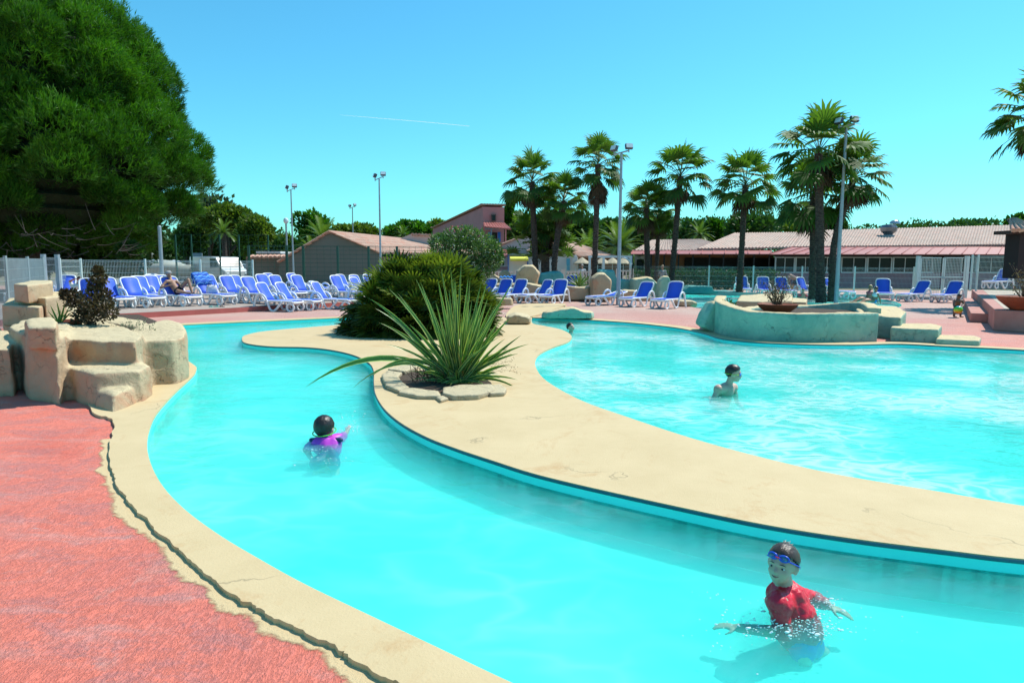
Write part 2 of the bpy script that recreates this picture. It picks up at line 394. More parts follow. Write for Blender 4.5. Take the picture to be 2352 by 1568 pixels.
basin('channel_basin', chan, -.0285, -.32, LINER); basin('pool_basin', pool, -.0285, -.32, LINER)
basin('paddling_basin', kid, -.03, -.20, LINER)
WZ = -.09
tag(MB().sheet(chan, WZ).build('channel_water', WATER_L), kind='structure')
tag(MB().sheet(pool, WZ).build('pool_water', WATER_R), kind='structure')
tag(MB().prism(chan, -.315, WZ - .003).build('channel_water_body', VOLW), kind='structure'); tag(MB().prism(pool, -.315, WZ - .003).build('pool_water_body', VOLW), kind='structure')
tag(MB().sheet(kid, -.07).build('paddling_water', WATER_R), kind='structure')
def coping(name, loop, m=SAND, z1=0.0, z0=-.028):
    o = MB().prism(loop, z0, z1).build(name, m); bevel(o, .012, 2, 50); return tag(o, kind='structure')
def offs(P, d):
    out = []
    for i, p in enumerate(P):
        t = (P[min(i + 1, len(P) - 1)] - P[max(i - 1, 0)]); t.normalize()
        out.append(p + Vector((-t.y, t.x, 0)) * d)
    return out
crack0 = DP([(-120, 820), (60, 850), (170, 885), (212, 945), (250, 957), (263, 975), (258, 1000), (249, 1030), (254, 1072), (268, 1107), (292, 1148), (332, 1190), (380, 1235), (430, 1275), (480, 1318), (530, 1363), (575, 1385), (600, 1397), (640, 1422), (720, 1460), (780, 1490), (830, 1518), (900, 1557), (960, 1588), (1150, 1690), (1400, 1830)])
crack = [p + Vector((random.uniform(-1, 1), random.uniform(-1, 1), 0)) * .006 for p in catmull([Vector(q) + Vector((random.uniform(-1, 1), random.uniform(-1, 1), 0)) * .012 for q in catmull(crack0, 3)], 3)]
coping('coping_near', NL + list(reversed(crack)))
coping('island', IL + list(reversed(IR)))
coping('coping_far_left', list(reversed(FL)) + offs(FL, .42))
fo = offs(FR, .34)
fo = [p + (Vector((0, .16, 0)) if 1.5 < p.x < 7 else Vector((0, 0, 0))) for p in fo]
coping('coping_far_right', list(reversed(FR)) + fo)
# faded sand paint strayed over the red deck along the edge
mm, mn, mp_, mo = _mat('sand_stain'); uvn = nd(mn, 'ShaderNodeAttribute', attribute_name='across')
nz = noise(mn, 1.5, 7, .7, coord='World'); ad = nd(mn, 'ShaderNodeMath', operation='SUBTRACT'); mn.links.new(nz, ad.inputs[0]); mn.links.new(uvn.outputs['Fac'], ad.inputs[1])
al = ramp(mn, ad.outputs[0], [(.03, 0.0), (.12, 1.0)]); mp_.inputs['Base Color'].default_value = (.60, .45, .24, 1); mp_.inputs['Roughness'].default_value = .85
mn.links.new(al, mp_.inputs['Alpha']); bump(mn, noise(mn, 60, 5, .7, coord='World'), .8, .01, mp_)
seg = offs(catmull(crack0, 4), .05)[24:]; outr = offs(seg, -.26) ; nS = len(seg)
me = bpy.data.meshes.new('sand_stain'); me.from_pydata([(p.x, p.y, -.026) for p in seg] + [(p.x, p.y, -.026) for p in outr], [], [(i, i + 1, nS + i + 1, nS + i) for i in range(nS - 1)])
at = me.attributes.new('across', 'FLOAT', 'POINT'); at.data.foreach_set('value', [0.1] * nS + [.78] * nS); me.materials.append(mm)
tag(link(bpy.data.objects.new('sand_stain', me)), kind='structure')
RAIL = pm('liner_rail', (.03, .14, .17), None, 4, .35)
for nm, L in (('pool_edge_rail', IL), ('pool_edge_rail', FR)):
    P = [p + Vector((0, 0, -.018)) for p in L]
    tag(MB().tube(P, .013, 6).build(nm, RAIL), kind='structure')
# raised terrace, upper left
TERR = pm('terrace_concrete', (.40, .32, .26), (.33, .27, .23), 1.2, .85, .4, 40, .01, coord='World')
a = G(362, 728, -.03); b = G(553, 717, -.03); dd = (b - a).normalized()
tp = [a - dd * 16, a + dd * 9.5, a + dd * 9.5 + Vector((.5, 14, 0)), a - dd * 16 + Vector((0, 14, 0))]
tag(MB().prism(tp, -.03, .13).build('terrace', TERR), kind='structure')
REDM = pm('red_riser', (.50, .13, .11), (.42, .11, .09), 3, .7)
q0, q1 = tp[0], tp[1]; nrm = Vector((dd.y, -dd.x, 0))
tag(MB().prism([q0 + nrm * .004, q0 + nrm * .02, q1 + nrm * .02, q1 + nrm * .004], -.029, .126).build('terrace_riser', REDM), kind='structure')
# hills and the trail of a plane
HILL = pm('hill_haze_paint', (.13, .27, .36), (.11, .25, .33), .004, 1, coord='World')  # blue of distant haze painted into the hill colour
hb = MB(); 
for (u, w, top) in ((670, 120, 14), (600, 90, 9), (735, 60, 9)):
    c = A(u, 603, 3200); hb.ell((c.x, c.y, -60), (w * 2.2, 300, 60 + top * 3200 / 1568 * 1.0 + 80), 24, 10)
tag(hb.build('distant_hill', HILL, smooth=True), kind='structure')
cm, cn, cp, co = _mat('contrail'); cp.inputs['Base Color'].default_value = (.9, .95, 1, 1); cp.inputs['Roughness'].default_value = 1
ct = nd(cn, 'ShaderNodeBsdfTranslucent'); ct.inputs[0].default_value = (1, 1, 1, 1); cms = nd(cn, 'ShaderNodeMixShader'); cms.inputs[0].default_value = .7; cn.links.new(cp.outputs[0], cms.inputs[1]); cn.links.new(ct.outputs[0], cms.inputs[2]); cn.links.new(cms.outputs[0], co.inputs[0])
cn.links.new(ramp(cn, noise(cn, .02, 3, .6, coord='World'), [(.3, .02), (.7, .22)]), cp.inputs['Alpha'])
P = [A(u, v, 6500) for u, v in ((780, 264), (850, 270), (960, 279), (1078, 290))]
cb = MB().tube(P, [.5, 1.3, 1.6, 1.7], 6).build('contrail', cm); cb.visible_shadow = True; tag(cb, kind='stuff')

# ================================================================ ROCKS
def rock_mat(name, base, lo, stain, sand, zfade=None):
    m, n, p, o = _mat(name)
    f = noise(n, 1.6, 5, .65, coord='World', dist=.4)
    col = ramp(n, f, [(.35, base), (.65, lo)])
    f2 = noise(n, 1.1, 4, .6, coord='World', dist=.8)
    col = mixc(n, ramp(n, f2, [(.52, 0.0), (.64, .75)]), col, stain)
    ge = nd(n, 'ShaderNodeNewGeometry'); sx = nd(n, 'ShaderNodeSeparateXYZ'); n.links.new(ge.outputs['Normal'], sx.inputs[0])
    up = ramp(n, sx.outputs[2], [(.55, 0.0), (.8, 1.0)]) if sand else None
    if sand: col = mixc(n, up, col, sand)
    w = nd(n, 'ShaderNodeTexVoronoi', feature='DISTANCE_TO_EDGE'); w.inputs['Scale'].default_value = 1.6
    q = nd(n, 'ShaderNodeVectorMath', operation='ADD'); nz = nd(n, 'ShaderNodeTexNoise'); nz.inputs['Scale'].default_value = 3.5; nz.inputs['Detail'].default_value = 5
    n.links.new(ge.outputs['Position'], nz.inputs['Vector']); n.links.new(ge.outputs['Position'], q.inputs[0]); n.links.new(nz.outputs['Color'], q.inputs[1]); n.links.new(q.outputs[0], w.inputs['Vector'])
    cr = ramp(n, w.outputs['Distance'], [(0, 0.2), (.010, 1.0)])
    msk = ramp(n, noise(n, 2.3, 2, .5, coord='World'), [(.46, 0.0), (.54, 1.0)])
    crk = mixc(n, msk, (1, 1, 1), cr)
    n.links.new(mixc(n, 1.0, col, mixc(n, .45, (1, 1, 1), crk), 'MULTIPLY'), p.inputs['Base Color'])
    p.inputs['Roughness'].default_value = .85
    g = noise(n, 7, 8, .72, coord='World', dist=.8); b1 = bump(n, g, .8, .05, p)
    b2 = nd(n, 'ShaderNodeBump'); b2.inputs['Strength'].default_value = .8; b2.inputs['Distance'].default_value = .02
    n.links.new(crk, b2.inputs['Height']); n.links.new(b1.outputs[0], b2.inputs['Normal']); n.links.new(b2.outputs[0], p.inputs['Normal'])
    return m
ROCK = rock_mat('sand_rock', (.50, .37, .23), (.47, .33, .20), (.50, .25, .14), (.58, .47, .28))
TEAL = rock_mat('teal_rock', (.22, .41, .32), (.36, .50, .39), (.16, .35, .28), (.64, .50, .28))
TEAL2 = rock_mat('teal_wall', (.10, .38, .36), (.15, .42, .38), (.20, .44, .36), None)
def block(name, top, zt, zb, parent, m=ROCK, vox=.03, st=.05, ts=.35, grow=0.0, sm=8):
    P = DP(top, zt); c = sum(P, Vector()) / len(P)
    if grow:
        B = [c + (p - c) * (1 + grow) for p in P]
        b = MB(); n = len(P); t = MB().sheet(P, zt)
        b.add(t.v, t.f); t2 = MB().sheet(B, zb); b.add(t2.v, [tuple(reversed(f)) for f in t2.f])
        vs = [(p.x, p.y, zt) for p in P] + [(p.x, p.y, zb) for p in B]
        ar = sum(P[i].x * P[(i + 1) % n].y - P[(i + 1) % n].x * P[i].y for i in range(n))
        fs = [(i, n + i, n + (i + 1) % n, (i + 1) % n) for i in range(n)]
        if ar < 0: fs = [tuple(reversed(f)) for f in fs]
        b.add(vs, fs)
    else: b = MB().prism(P, zb, zt)
    o = b.build(name, m, parent); return rough_up(o, vox, st, ts, sm)
LR = thing('rock_planter', 'sand coloured artificial rock planter with stepped slabs at the left pool edge', 'rock planter', G(200, 905))
def bl(mb, top, zt, zb, grow=0.0):
    P = DP(top, zt); c = sum(P, Vector()) / len(P); n = len(P); B = [c + (p - c) * (1 + grow) for p in P]
    t = MB().sheet(P, zt); mb.add(t.v, t.f); t2 = MB().sheet(B, zb); mb.add(t2.v, [tuple(reversed(f)) for f in t2.f])
    ar = sum(P[i].x * P[(i + 1) % n].y - P[(i + 1) % n].x * P[i].y for i in range(n)); fs = [(i, n + i, n + (i + 1) % n, (i + 1) % n) for i in range(n)]
    mb.add([(p.x, p.y, zt) for p in P] + [(p.x, p.y, zb) for p in B], fs if ar > 0 else [tuple(reversed(f)) for f in fs])
RB = MB()
bl(RB, [(20, 750), (61, 776), (127, 783), (150, 776), (160, 745), (132, 730), (48, 736)], .70, -.05, .05)
bl(RB, [(58, 742), (64, 752), (128, 752), (133, 735), (120, 728), (62, 731)], .86, .6)
bl(RB, [(120, 776), (134, 777), (220, 782), (312, 784), (330, 770), (289, 749), (240, 738), (178, 734), (150, 752)], .65, -.05, .02)
bl(RB, [(296, 778), (296, 757), (345, 742), (381, 732), (412, 739), (427, 755), (425, 772), (398, 780), (340, 782)], .58, -.05, .06)
bl(RB, [(100, 842), (142, 840), (211, 856), (322, 850), (345, 838), (307, 818), (200, 812), (100, 812)], .36, -.05, .04)
bl(RB, [(228, 895), (262, 905), (300, 892), (338, 872), (348, 850), (320, 838), (260, 845), (236, 862)], .17, -.03, .16)
bl(RB, [(-60, 800), (24, 800), (40, 770), (0, 752), (-60, 752)], .55, -.05, .05)
o = RB.build('rock_body', ROCK, LR); rough_up(o, .025, .07, .45, 12)
STK = thing('rock_stack', 'stack of four squared sandy rock slabs by the fence at far left', 'rock stack', G(70, 790))
block('rock_slab', [(6, 727), (60, 738), (132, 737), (205, 728), (180, 700), (60, 700), (8, 712)], .62, -.03, STK, st=.03)
block('rock_slab', [(4, 700), (90, 706), (104, 700), (110, 684), (20, 684)], .90, .55, STK, st=.02, sm=5)
block('rock_slab', [(32, 681), (62, 682), (105, 685), (150, 678), (150, 670), (50, 668)], 1.02, .6, STK, st=.02, sm=5)
block('rock_slab', [(31, 651), (63, 654), (119, 649), (121, 644), (75, 643)], 1.24, .95, STK, st=.02, vox=.025, sm=4)
tag(MB().sheet(DP([(135, 765), (300, 765), (380, 745), (320, 722), (150, 722)], .45), .45).build('planter_soil', SOIL), kind='structure')
block('rock', [(200, 728), (245, 722), (330, 735), (352, 748), (330, 752), (240, 737)], .5, -.03, LR, st=.03)
# boulders of the paddling pool
def boulder(name, pts, Y, depth, m, parent=None, label=None, st=.10, vox=.06, top=1.0, group=None, sm=3):
    P = [A(u, v, Y) for u, v in pts]; c = sum(P, Vector()) / len(P)
    tri = tessellate_polygon([[Vector((p.x, p.z, 0)) for p in P]]); n = len(P)
    Bk = [Vector((c.x + (p.x - c.x) * top * .9, Y + depth, max(-.05, c.z + (p.z - c.z) * .85))) for p in P]
    Md = [Vector((c.x + (p.x - c.x) * 1.0, Y + depth * .35, p.z)) for p in P]; P2 = [Vector((c.x + (p.x - c.x) * .86, Y, c.z + (p.z - c.z) * .9)) for p in P]
    vs = P2 + Md + Bk; fs = []
    ar = sum(P[i].x * P[(i + 1) % n].z - P[(i + 1) % n].x * P[i].z for i in range(n))
    for t in tri:
        a_, b_, c_ = (P[i] for i in t)
        s_ = (b_.x - a_.x) * (c_.z - a_.z) - (b_.z - a_.z) * (c_.x - a_.x)
        t = tuple(t) if s_ > 0 else (t[0], t[2], t[1])
        fs.append(t); fs.append(tuple(2 * n + i for i in reversed(t)))
    for L in (0, n):
        for i in range(n):
            q = (L + i, L + n + i, L + n + (i + 1) % n, L + (i + 1) % n)
            fs.append(q if ar > 0 else tuple(reversed(q)))
    b = MB(); b.add(vs, fs)
    o = b.build(name, m, parent, origin=(c.x, Y, 0) if parent is None else None)
    rough_up(o, vox, st, .6, sm)
    if label: tag(o, label, 'rock', group)
    return o
# right teal planter: a ring wall
TP = thing('rock_planter', 'teal artificial rock planter ring between the large pool and the paddling pool', 'rock planter', G(1850, 782))
def ring_wall(name, pts, tops, th, zb, parent, m, vox=.035, st=.05):
    P = catmull([Vector((p.x, p.y, t)) for p, t in zip(pts, tops)], 5); O = offs([Vector((p.x, p.y, 0)) for p in P], th / 2); I = offs([Vector((p.x, p.y, 0)) for p in P], -th / 2)
    vs = []; fs = []
    for p, o_, i_ in zip(P, O, I): vs += [(o_.x, o_.y, zb), (o_.x, o_.y, p.z), (i_.x, i_.y, p.z), (i_.x, i_.y, zb)]
    n = len(P)
    for k in range(n - 1):
        for j in range(4): fs.append((k * 4 + j, k * 4 + (j + 1) % 4, (k + 1) * 4 + (j + 1) % 4, (k + 1) * 4 + j))
    fs += [(3, 2, 1, 0), tuple((n - 1) * 4 + j for j in range(4))]
    b = MB(); b.add(vs, fs); o = b.build(name, m, parent); return rough_up(o, vox, st, .35, 6)
ring_wall('front_wall', DP([(1655, 745), (1650, 757), (1665, 768), (1722, 778), (1790, 782), (1851, 784), (1930, 783), (2005, 780)]), [.78, .76, .72, .62, .60, .60, .60, .60], .28, -.05, TP, TEAL)
boulder('rock', [(1612, 752), (1622, 722), (1641, 692), (1662, 692), (1660, 770), (1640, 768)], 16.2, .8, TEAL, TP, st=.04, vox=.04)
ring_wall('back_wall', DP([(1700, 745), (1760, 736), (1850, 733), (1930, 737), (1985, 748), (2005, 765)]), [.42, .44, .42, .52, .62, .6], .3, -.05, TP, TEAL)
block('rock', [(1980, 722), (2070, 728), (2082, 715), (2060, 703), (1985, 700), (1965, 708)], .47, -.05, TP, m=TEAL)
block('rock', [(2046, 752), (2156, 757), (2164, 748), (2140, 742), (2050, 742)], .27, -.05, TP, m=TEAL, st=.03)
block('rock', [(2150, 778), (2250, 782), (2254, 775), (2240, 770), (2155, 768)], .11, -.05, TP, m=TEAL, st=.02, vox=.025)
block('rock', [(1692, 690), (1750, 692), (1820, 690), (1820, 676), (1780, 673), (1700, 678)], .50, -.05, TP, m=ROCK)
block('rock', [(1800, 692), (1852, 694), (1855, 686), (1800, 682)], .42, -.05, TP, m=ROCK, st=.03)
tag(MB().sheet(DP([(1665, 765), (1850, 782), (2000, 775), (1985, 745), (1850, 735), (1700, 745)], 0), .36).build('planter_soil', SOIL), kind='structure')
boulder('boulder', [(1183, 655), (1185, 623), (1205, 608), (1225, 606), (1243, 627), (1234, 655), (1228, 692), (1190, 690)], 30.3, 1.6, ROCK, label='tall angular sandy boulder behind the loungers, left of the turquoise rock')
boulder('boulder', [(1236, 652), (1238, 628), (1266, 624), (1286, 622), (1296, 631), (1296, 655)], 33, 1.2, TEAL2, label='turquoise painted rock with sandy top right of the tall angular boulder')
boulder('boulder', [(1120, 640), (1132, 627), (1156, 641), (1160, 665), (1120, 665)], 31.5, 1, ROCK, label='low pointed sandy rock nearest the palm shrub, left of the blue towel')
boulder('boulder', [(1146, 628), (1155, 620), (1168, 622), (1174, 632), (1170, 642), (1148, 642)], 34, .8, ROCK, label='small rounded sandy rock behind the blue towel')
boulder('rock_wall', [(1110, 652), (1210, 649), (1250, 657), (1307, 657), (1365, 659), (1371, 691), (1294, 692), (1110, 690)], 29.4, 1.1, ROCK, label='long low sandy planter wall behind the row of five loungers')
boulder('boulder', [(1356, 694), (1359, 641), (1374, 627), (1391, 626), (1408, 643), (1405, 668), (1406, 692)], 29, 1.3, ROCK, label='tall blunt sandy boulder beside the spiky plant')
boulder('rock_wall', [(1370, 670), (1374, 618), (1412, 619), (1416, 640), (1455, 643), (1470, 668), (1470, 684), (1370, 684)], 33, .8, TEAL2, label='stepped turquoise painted wall between the two sandy boulders')
boulder('boulder', [(1450, 680), (1452, 640), (1486, 635), (1501, 638), (1512, 650), (1530, 653), (1528, 684)], 32, 1.2, TEAL, label='turquoise block rock with flat sandy cap behind the raised loungers')
boulder('boulder', [(1510, 690), (1512, 668), (1515, 643), (1525, 632), (1537, 633), (1543, 645), (1536, 668), (1540, 690)], 31, .7, TEAL, label='egg shaped upright greenish boulder beside the paddling pool')
boulder('boulder', [(1428, 692), (1430, 665), (1463, 667), (1480, 672), (1500, 680), (1500, 694)], 30, .9, ROCK, label='low sandy rock behind the lounger with a lowered back')
boulder('rock_wall', [(1545, 676), (1578, 655), (1637, 657), (1640, 667), (1700, 669), (1702, 678)], 36, .8, TEAL2, label='long low turquoise wall along the back of the paddling pool')
boulder('boulder', [(1560, 705), (1562, 691), (1590, 690), (1606, 694), (1604, 707)], 26.2, 1.2, ROCK, label='flat sandy rock at the paddling pool edge beside the end lounger', st=.05)
boulder('boulder', [(1243, 731), (1247, 718), (1292, 708), (1322, 706), (1341, 714), (1367, 718), (1368, 733), (1300, 734)], 19.6, .8, TEAL, label='flat turquoise and sand rock lying on the far coping of the large pool', st=.05, vox=.04)
boulder('boulder', [(1163, 746), (1164, 728), (1185, 721), (1221, 729), (1221, 746)], 17.9, 1.2, ROCK, label='low blocky sandy rock closing the island beside the palm shrub', st=.03, vox=.04)
boulder('boulder', [(1118, 702), (1124, 683), (1178, 685), (1180, 702)], 24.4, .5, ROCK, label='small sandy kerb stone in front of the leftmost of the five loungers', st=.03, vox=.04)
tag(MB().prism(catmull(DP([(1165, 722), (1190, 703), (1250, 700), (1300, 702), (1262, 716), (1225, 730), (1170, 735)], -.03), 4, True), -.03, .03).build('rock_apron', SAND), kind='structure')
# raised platform on the right
PL = pm('red_concrete', (.44, .19, .15), (.50, .25, .20), 2, .8, .3, 30, .01, coord='World')
PLT = pm('platform_top', (.50, .42, .32), (.44, .36, .28), 1.5, .85, .3, 40, .01, coord='World')
c0 = G(2281, 759, -.03); c1 = G(2352, 764, -.03); bk = G(2232, 665, .5)
e = (c1 - c0).normalized(); far_pt = Vector((bk.x, bk.y, 0)); c0 = Vector((c0.x, c0.y, 0))
poly = [c0, c0 + e * 9, far_pt + e * 9 + Vector((0, 0, 0)), far_pt]
plat = MB(); plat.prism(poly, -.03, .5)
tag(bevel(plat.build('raised_platform', PL), .02), kind='structure')
ins = [c0 + e * .45 + Vector((.02, .4, 0)), c0 + e * 8.9 + Vector((0, .4, 0)), far_pt + e * 8.9, far_pt + e * .45]
tag(MB().sheet(ins, .504).build('platform_paving', PLT), kind='structure')
s0 = G(2228, 740, -.03); s1 = G(2267, 742, -.03); s2 = G(2240, 684, .25); s3 = G(2213, 684, .25)
tag(bevel(MB().prism([(s0.x, s0.y), (s1.x + .1, s1.y), (s2.x + .3, s2.y), (s3.x, s3.y)], -.03, .24).build('platform_step', PL), .02), kind='structure')
KERB = pm('pale_kerb', (.50, .48, .44), None, 3, .8)
k0 = A(1150, 660, 40); k1 = A(2107, 686, 33.2)
def strip(a, b, w, z0, z1):
    d = Vector((b.x - a.x, b.y - a.y, 0)).normalized(); nn = Vector((-d.y, d.x, 0)) * w / 2
    return MB().prism([Vector((a.x, a.y, 0)) - nn, Vector((b.x, b.y, 0)) - nn, Vector((b.x, b.y, 0)) + nn, Vector((a.x, a.y, 0)) + nn], z0, z1)
tag(strip(k0, k1, .3, -.03, .14).build('kerb', KERB), kind='structure')
tag(strip(A(2107, 0, 33.2), A(2240, 0, 32.2), .3, -.03, .10).build('kerb', KERB), kind='structure')
# ================================================================ BUILDINGS
TILE = None
def tile_mat(name, c1, c2, c3):
    m, n, p, o = _mat(name)
    v = nd(n, 'ShaderNodeTexVoronoi'); v.inputs['Scale'].default_value = 3.5
    n.links.new(nd(n, 'ShaderNodeTexCoord').outputs['Object'], v.inputs['Vector'])
    sx = nd(n, 'ShaderNodeSeparateColor'); n.links.new(v.outputs['Color'], sx.inputs[0])
    col = ramp(n, sx.outputs[0], [(0, c1), (.5, c2), (1, c3)])
    f = noise(n, .6, 5, .7)
    col = mixc(n, ramp(n, f, [(.5, 0.0), (.66, .35)]), col, (.30, .25, .20))
    n.links.new(col, p.inputs['Base Color']); p.inputs['Roughness'].default_value = .85
    return m
TILE = tile_mat('roof_tiles', (.52, .25, .17), (.44, .28, .21), (.56, .36, .26))
TILE2 = tile_mat('weathered_roof_tiles', (.56, .42, .34), (.46, .34, .27), (.58, .38, .30))
PINKR = pm('red_roof_sheet', (.42, .13, .11), (.36, .12, .10), 1, .5)
def tile_roof(name, a, b, c, d, mat, parent, du=.24, dv=.42, amp=.055, th=.12):
    # a-b eave, d-c ridge
    a, b, c, d = (Vector(x) for x in (a, b, c, d))
    nu = max(2, int(max((b - a).length, (c - d).length) / du)); nv = max(1, int((d - a).length / dv))
    nrm = (b - a).cross(d - a).normalized()
    if nrm.z < 0: nrm = -nrm
    K = 4; U = np.arange(nu * K + 1) / (nu * K); ridge = np.abs(np.sin(np.arange(nu * K + 1) * math.pi / K))
    rows = []
    for j in range(nv):
        rows += [(j / nv, .014), ((j + 1) / nv, 0.0)]
    V = []
    for t, h in rows:
        L = np.outer(1 - U, np.array(a * (1 - t) + d * t)) + np.outer(U, np.array(b * (1 - t) + c * t))
        V.append(L + np.outer(ridge * amp + h, np.array(nrm)))
    V = np.concatenate(V); m = nu * K + 1; Fs = []
    for j in range(len(rows) - 1):
        i = np.arange(m - 1); Fs.append(np.stack([j * m + i, j * m + i + 1, (j + 1) * m + i + 1, (j + 1) * m + i], 1))
    o = npmesh(name, V, np.concatenate(Fs), mat, parent)
    s = o.modifiers.new('solid', 'SOLIDIFY'); s.thickness = th; s.offset = -1
    return o
def fb(mb, u0, u1, v0, v1, Y, d, dY=0):
    um = (u0 + u1) / 2; vm = (v0 + v1) / 2
    x0 = A(u0, vm, Y).x; x1 = A(u1, vm, Y).x; z1 = A(um, v0, Y).z; z0 = A(um, v1, Y).z
    mb.box(((x0 + x1) / 2, Y + d / 2 + dY, (z0 + z1) / 2), (x1 - x0, d, z1 - z0)); return mb
def wallpoly(mb, pts, Y, d, z0=None):
    P = [A(u, v, Y) for u, v in pts]; n = len(P)
    tri = tessellate_polygon([[Vector((p.x, p.z, 0)) for p in P]]); vs = [(p.x, Y, p.z) for p in P] + [(p.x, Y + d, p.z) for p in P]; fs = []
    for t in tri: fs.append(tuple(t)); fs.append(tuple(n + i for i in reversed(t)))
    fs += [(i, (i + 1) % n, n + (i + 1) % n, n + i) for i in range(n)]
    mb.add(vs, fs); return mb
def wm(n_, c): return pm(n_, c, tuple(x * .88 for x in c), .7, .9, .2, 20, .01)
W_GREY = wm('grey_render', (.19, .20, .17)); W_PINK = wm('pink_render', (.64, .25, .23)); W_PALE = wm('pale_pink_render', (.60, .50, .48))
W_WHITE = wm('white_render', (.72, .66, .62)); W_PEACH = wm('peach_render', (.42, .22, .13)); W_MAUVE = wm('mauve_render', (.36, .19, .24))
BLUEP = pm('blue_paint', (.03, .16, .55), None, 3, .5); SKYP = pm('turquoise_paint', (.12, .45, .6), None, 3, .5); GREYP = pm('grey_paint', (.22, .27, .30), None, 3, .5)
WINM, wn, wp, _o = _mat('window_glass'); wp.inputs['Base Color'].default_value = (.012, .016, .02, 1); wp.inputs['Roughness'].default_value = .15; wp.inputs['Specular IOR Level'].default_value = .2
FR_W = pm('white_frame', (.72, .80, .84), None, 3, .4)
# grey gabled building, left
Y = 40.0
g = thing('gabled_building', 'low grey rendered building with a red tiled roof behind the green sports fence', 'building', A(760, 640, Y))
b = MB(); wallpoly(b, [(640, 668), (640, 600), (682, 581), (702, 568), (758, 533), (812, 556), (871, 581), (871, 668)], Y, .3); b.build('gable_wall', W_GREY, g)
ap = A(758, 531, Y); er = A(874, 580, Y); el = A(640, 601, Y)
rp = A(893, 538, 58); 
sd_ = Vector((rp.x - ap.x, rp.y - ap.y, 0))
tile_roof('roof', er + Vector((0, -.3, 0)), er + sd_ * .75 + Vector((6.5, 0, 0)), ap + sd_ * .75 + Vector((2.0, 0, .05)), ap + Vector((0, -.3, 0)), TILE, g)
tile_roof('roof', el + sd_ * .6 + Vector((0, 0, 0)), el + Vector((0, -.3, 0)), ap + Vector((0, -.3, 0)), ap + sd_ * .6, TILE, g)
MB().box(((er.x + 3.6), 46, .9), (.3, 11, 2.3)).build('side_wall', W_GREY, g)
b = MB(); fb(b, 865, 1000, 590, 660, 41.5, .3); b.build('wall', W_PALE, g)
g = thing('boundary_wall', 'low grey wall with a tile coping left of the gabled building', 'wall', A(610, 640, 40))
b = MB(); fb(b, 566, 655, 590, 662, 40.5, .3); b.build('wall', W_GREY, g)
p0 = A(566, 591, 40.2); p1 = A(657, 590, 40.2); tile_roof('tile_coping', p0, p1, p1 + Vector((0, .7, .12)), p0 + Vector((0, .7, .12)), TILE, g)
g = thing('small_shed', 'small white shed roof showing above the grey boundary wall', 'shed', A(635, 600, 44))
b = MB(); fb(b, 592, 640, 583, 610, 44, 2); b.build('wall', W_WHITE, g); b = MB(); fb(b, 588, 643, 577, 582, 43.7, 2.8); b.build('roof', FR_W, g)
g = thing('parapet_building', 'pale pink parapet wall with tiled edge beside the red tiled roof', 'building', A(955, 620, 50))
b = MB(); wallpoly(b, [(917, 560), (917, 549), (945, 537), (997, 539), (997, 620), (917, 620)], 50, 3); b.build('wall', W_PALE, g)
p0 = A(944, 537, 49.8); p1 = A(998, 539, 49.8); tile_roof('roof', p0, p1, p1 + Vector((0, 3.5, -.6)), p0 + Vector((0, 3.5, -.6)), TILE, g)
# pink tower
Y = 60.0
g = thing('tower_house', 'tall pink house with a sloping top, small window and tiled porch', 'building', A(1130, 620, Y))
c = A(1109, 475, Y); cr = A(1158, 479, Y); fl = A(994, 526, 76)
fr_n = Vector((1, .25, 0)).normalized()
TW = MB()
def quadwall(mb, a, b, za0, zb0, th):
    d = Vector((b.x - a.x, b.y - a.y, 0)); nn = Vector((-d.y, d.x, 0)).normalized() * th; a2, b2 = a + nn, b + nn
    vs = [(a.x, a.y, -.03), (b.x, b.y, -.03), (b.x, b.y, zb0), (a.x, a.y, za0), (a2.x, a2.y, -.03), (b2.x, b2.y, -.03), (b2.x, b2.y, zb0), (a2.x, a2.y, za0)]
    mb.add(vs, [(0, 1, 2, 3), (7, 6, 5, 4), (3, 2, 6, 7), (0, 4, 5, 1), (1, 5, 6, 2), (0, 3, 7, 4)])
quadwall(TW, fl, c, fl.z, c.z, .3); TW.build('side_wall', W_PINK, g)
TW = MB(); quadwall(TW, c, Vector((cr.x, Y + .4, 0)), c.z, c.z, .3); TW.build('front_wall', W_PINK, g)
crp = Vector((cr.x, Y + .4, c.z)); bk = crp + (fl - c)
tile_roof('roof', fl + Vector((-.2, 0, .05)), Vector((bk.x, bk.y, fl.z + .05)), crp + Vector((.1, -.1, .12)), c + Vector((-.2, -.1, .12)), TILE, g)
TW = MB(); quadwall(TW, Vector((cr.x, Y + .7, 0)), Vector((bk.x, bk.y, 0)), c.z, fl.z, .25); TW.build('side_wall', W_PINK, g)
b = MB(); fb(b, 1128.5, 1139.5, 492, 508, Y, .2, -.08); f = b.build('window', pm('brown_frame', (.16, .10, .08), None, 3, .6), g)
b = MB(); fb(b, 1130.5, 1137.5, 494.5, 506, Y, .1, -.12); b.build('pane', WINM, f)
tile_roof('porch_roof', A(1112, 521, Y - 2.4), A(1175, 526, Y - 2.4), A(1160, 513, Y - .1), A(1109, 510, Y - .1), PINKR, g, amp=.05)
b = MB(); fb(b, 1114, 1174, 523, 527, Y - 2.3, .25); b.build('beam', GREYP, g)
for u in (1127, 1160):
    b = MB(); fb(b, u, u + 3, 527, 575, Y - 2.3, .2); b.build('post', GREYP if u < 1150 else W_PINK, g)
for u in (1121, 1143):
    b = MB(); fb(b, u, u + 7, 533, 556, Y - .05, .1, -.12); b.build('shutter', BLUEP, g)
b = MB(); fb(b, 1129, 1142, 534, 570, Y, .1, -.09); b.build('doorway', pm('dark_opening', (.03, .02, .02), None, 3, .8), g)
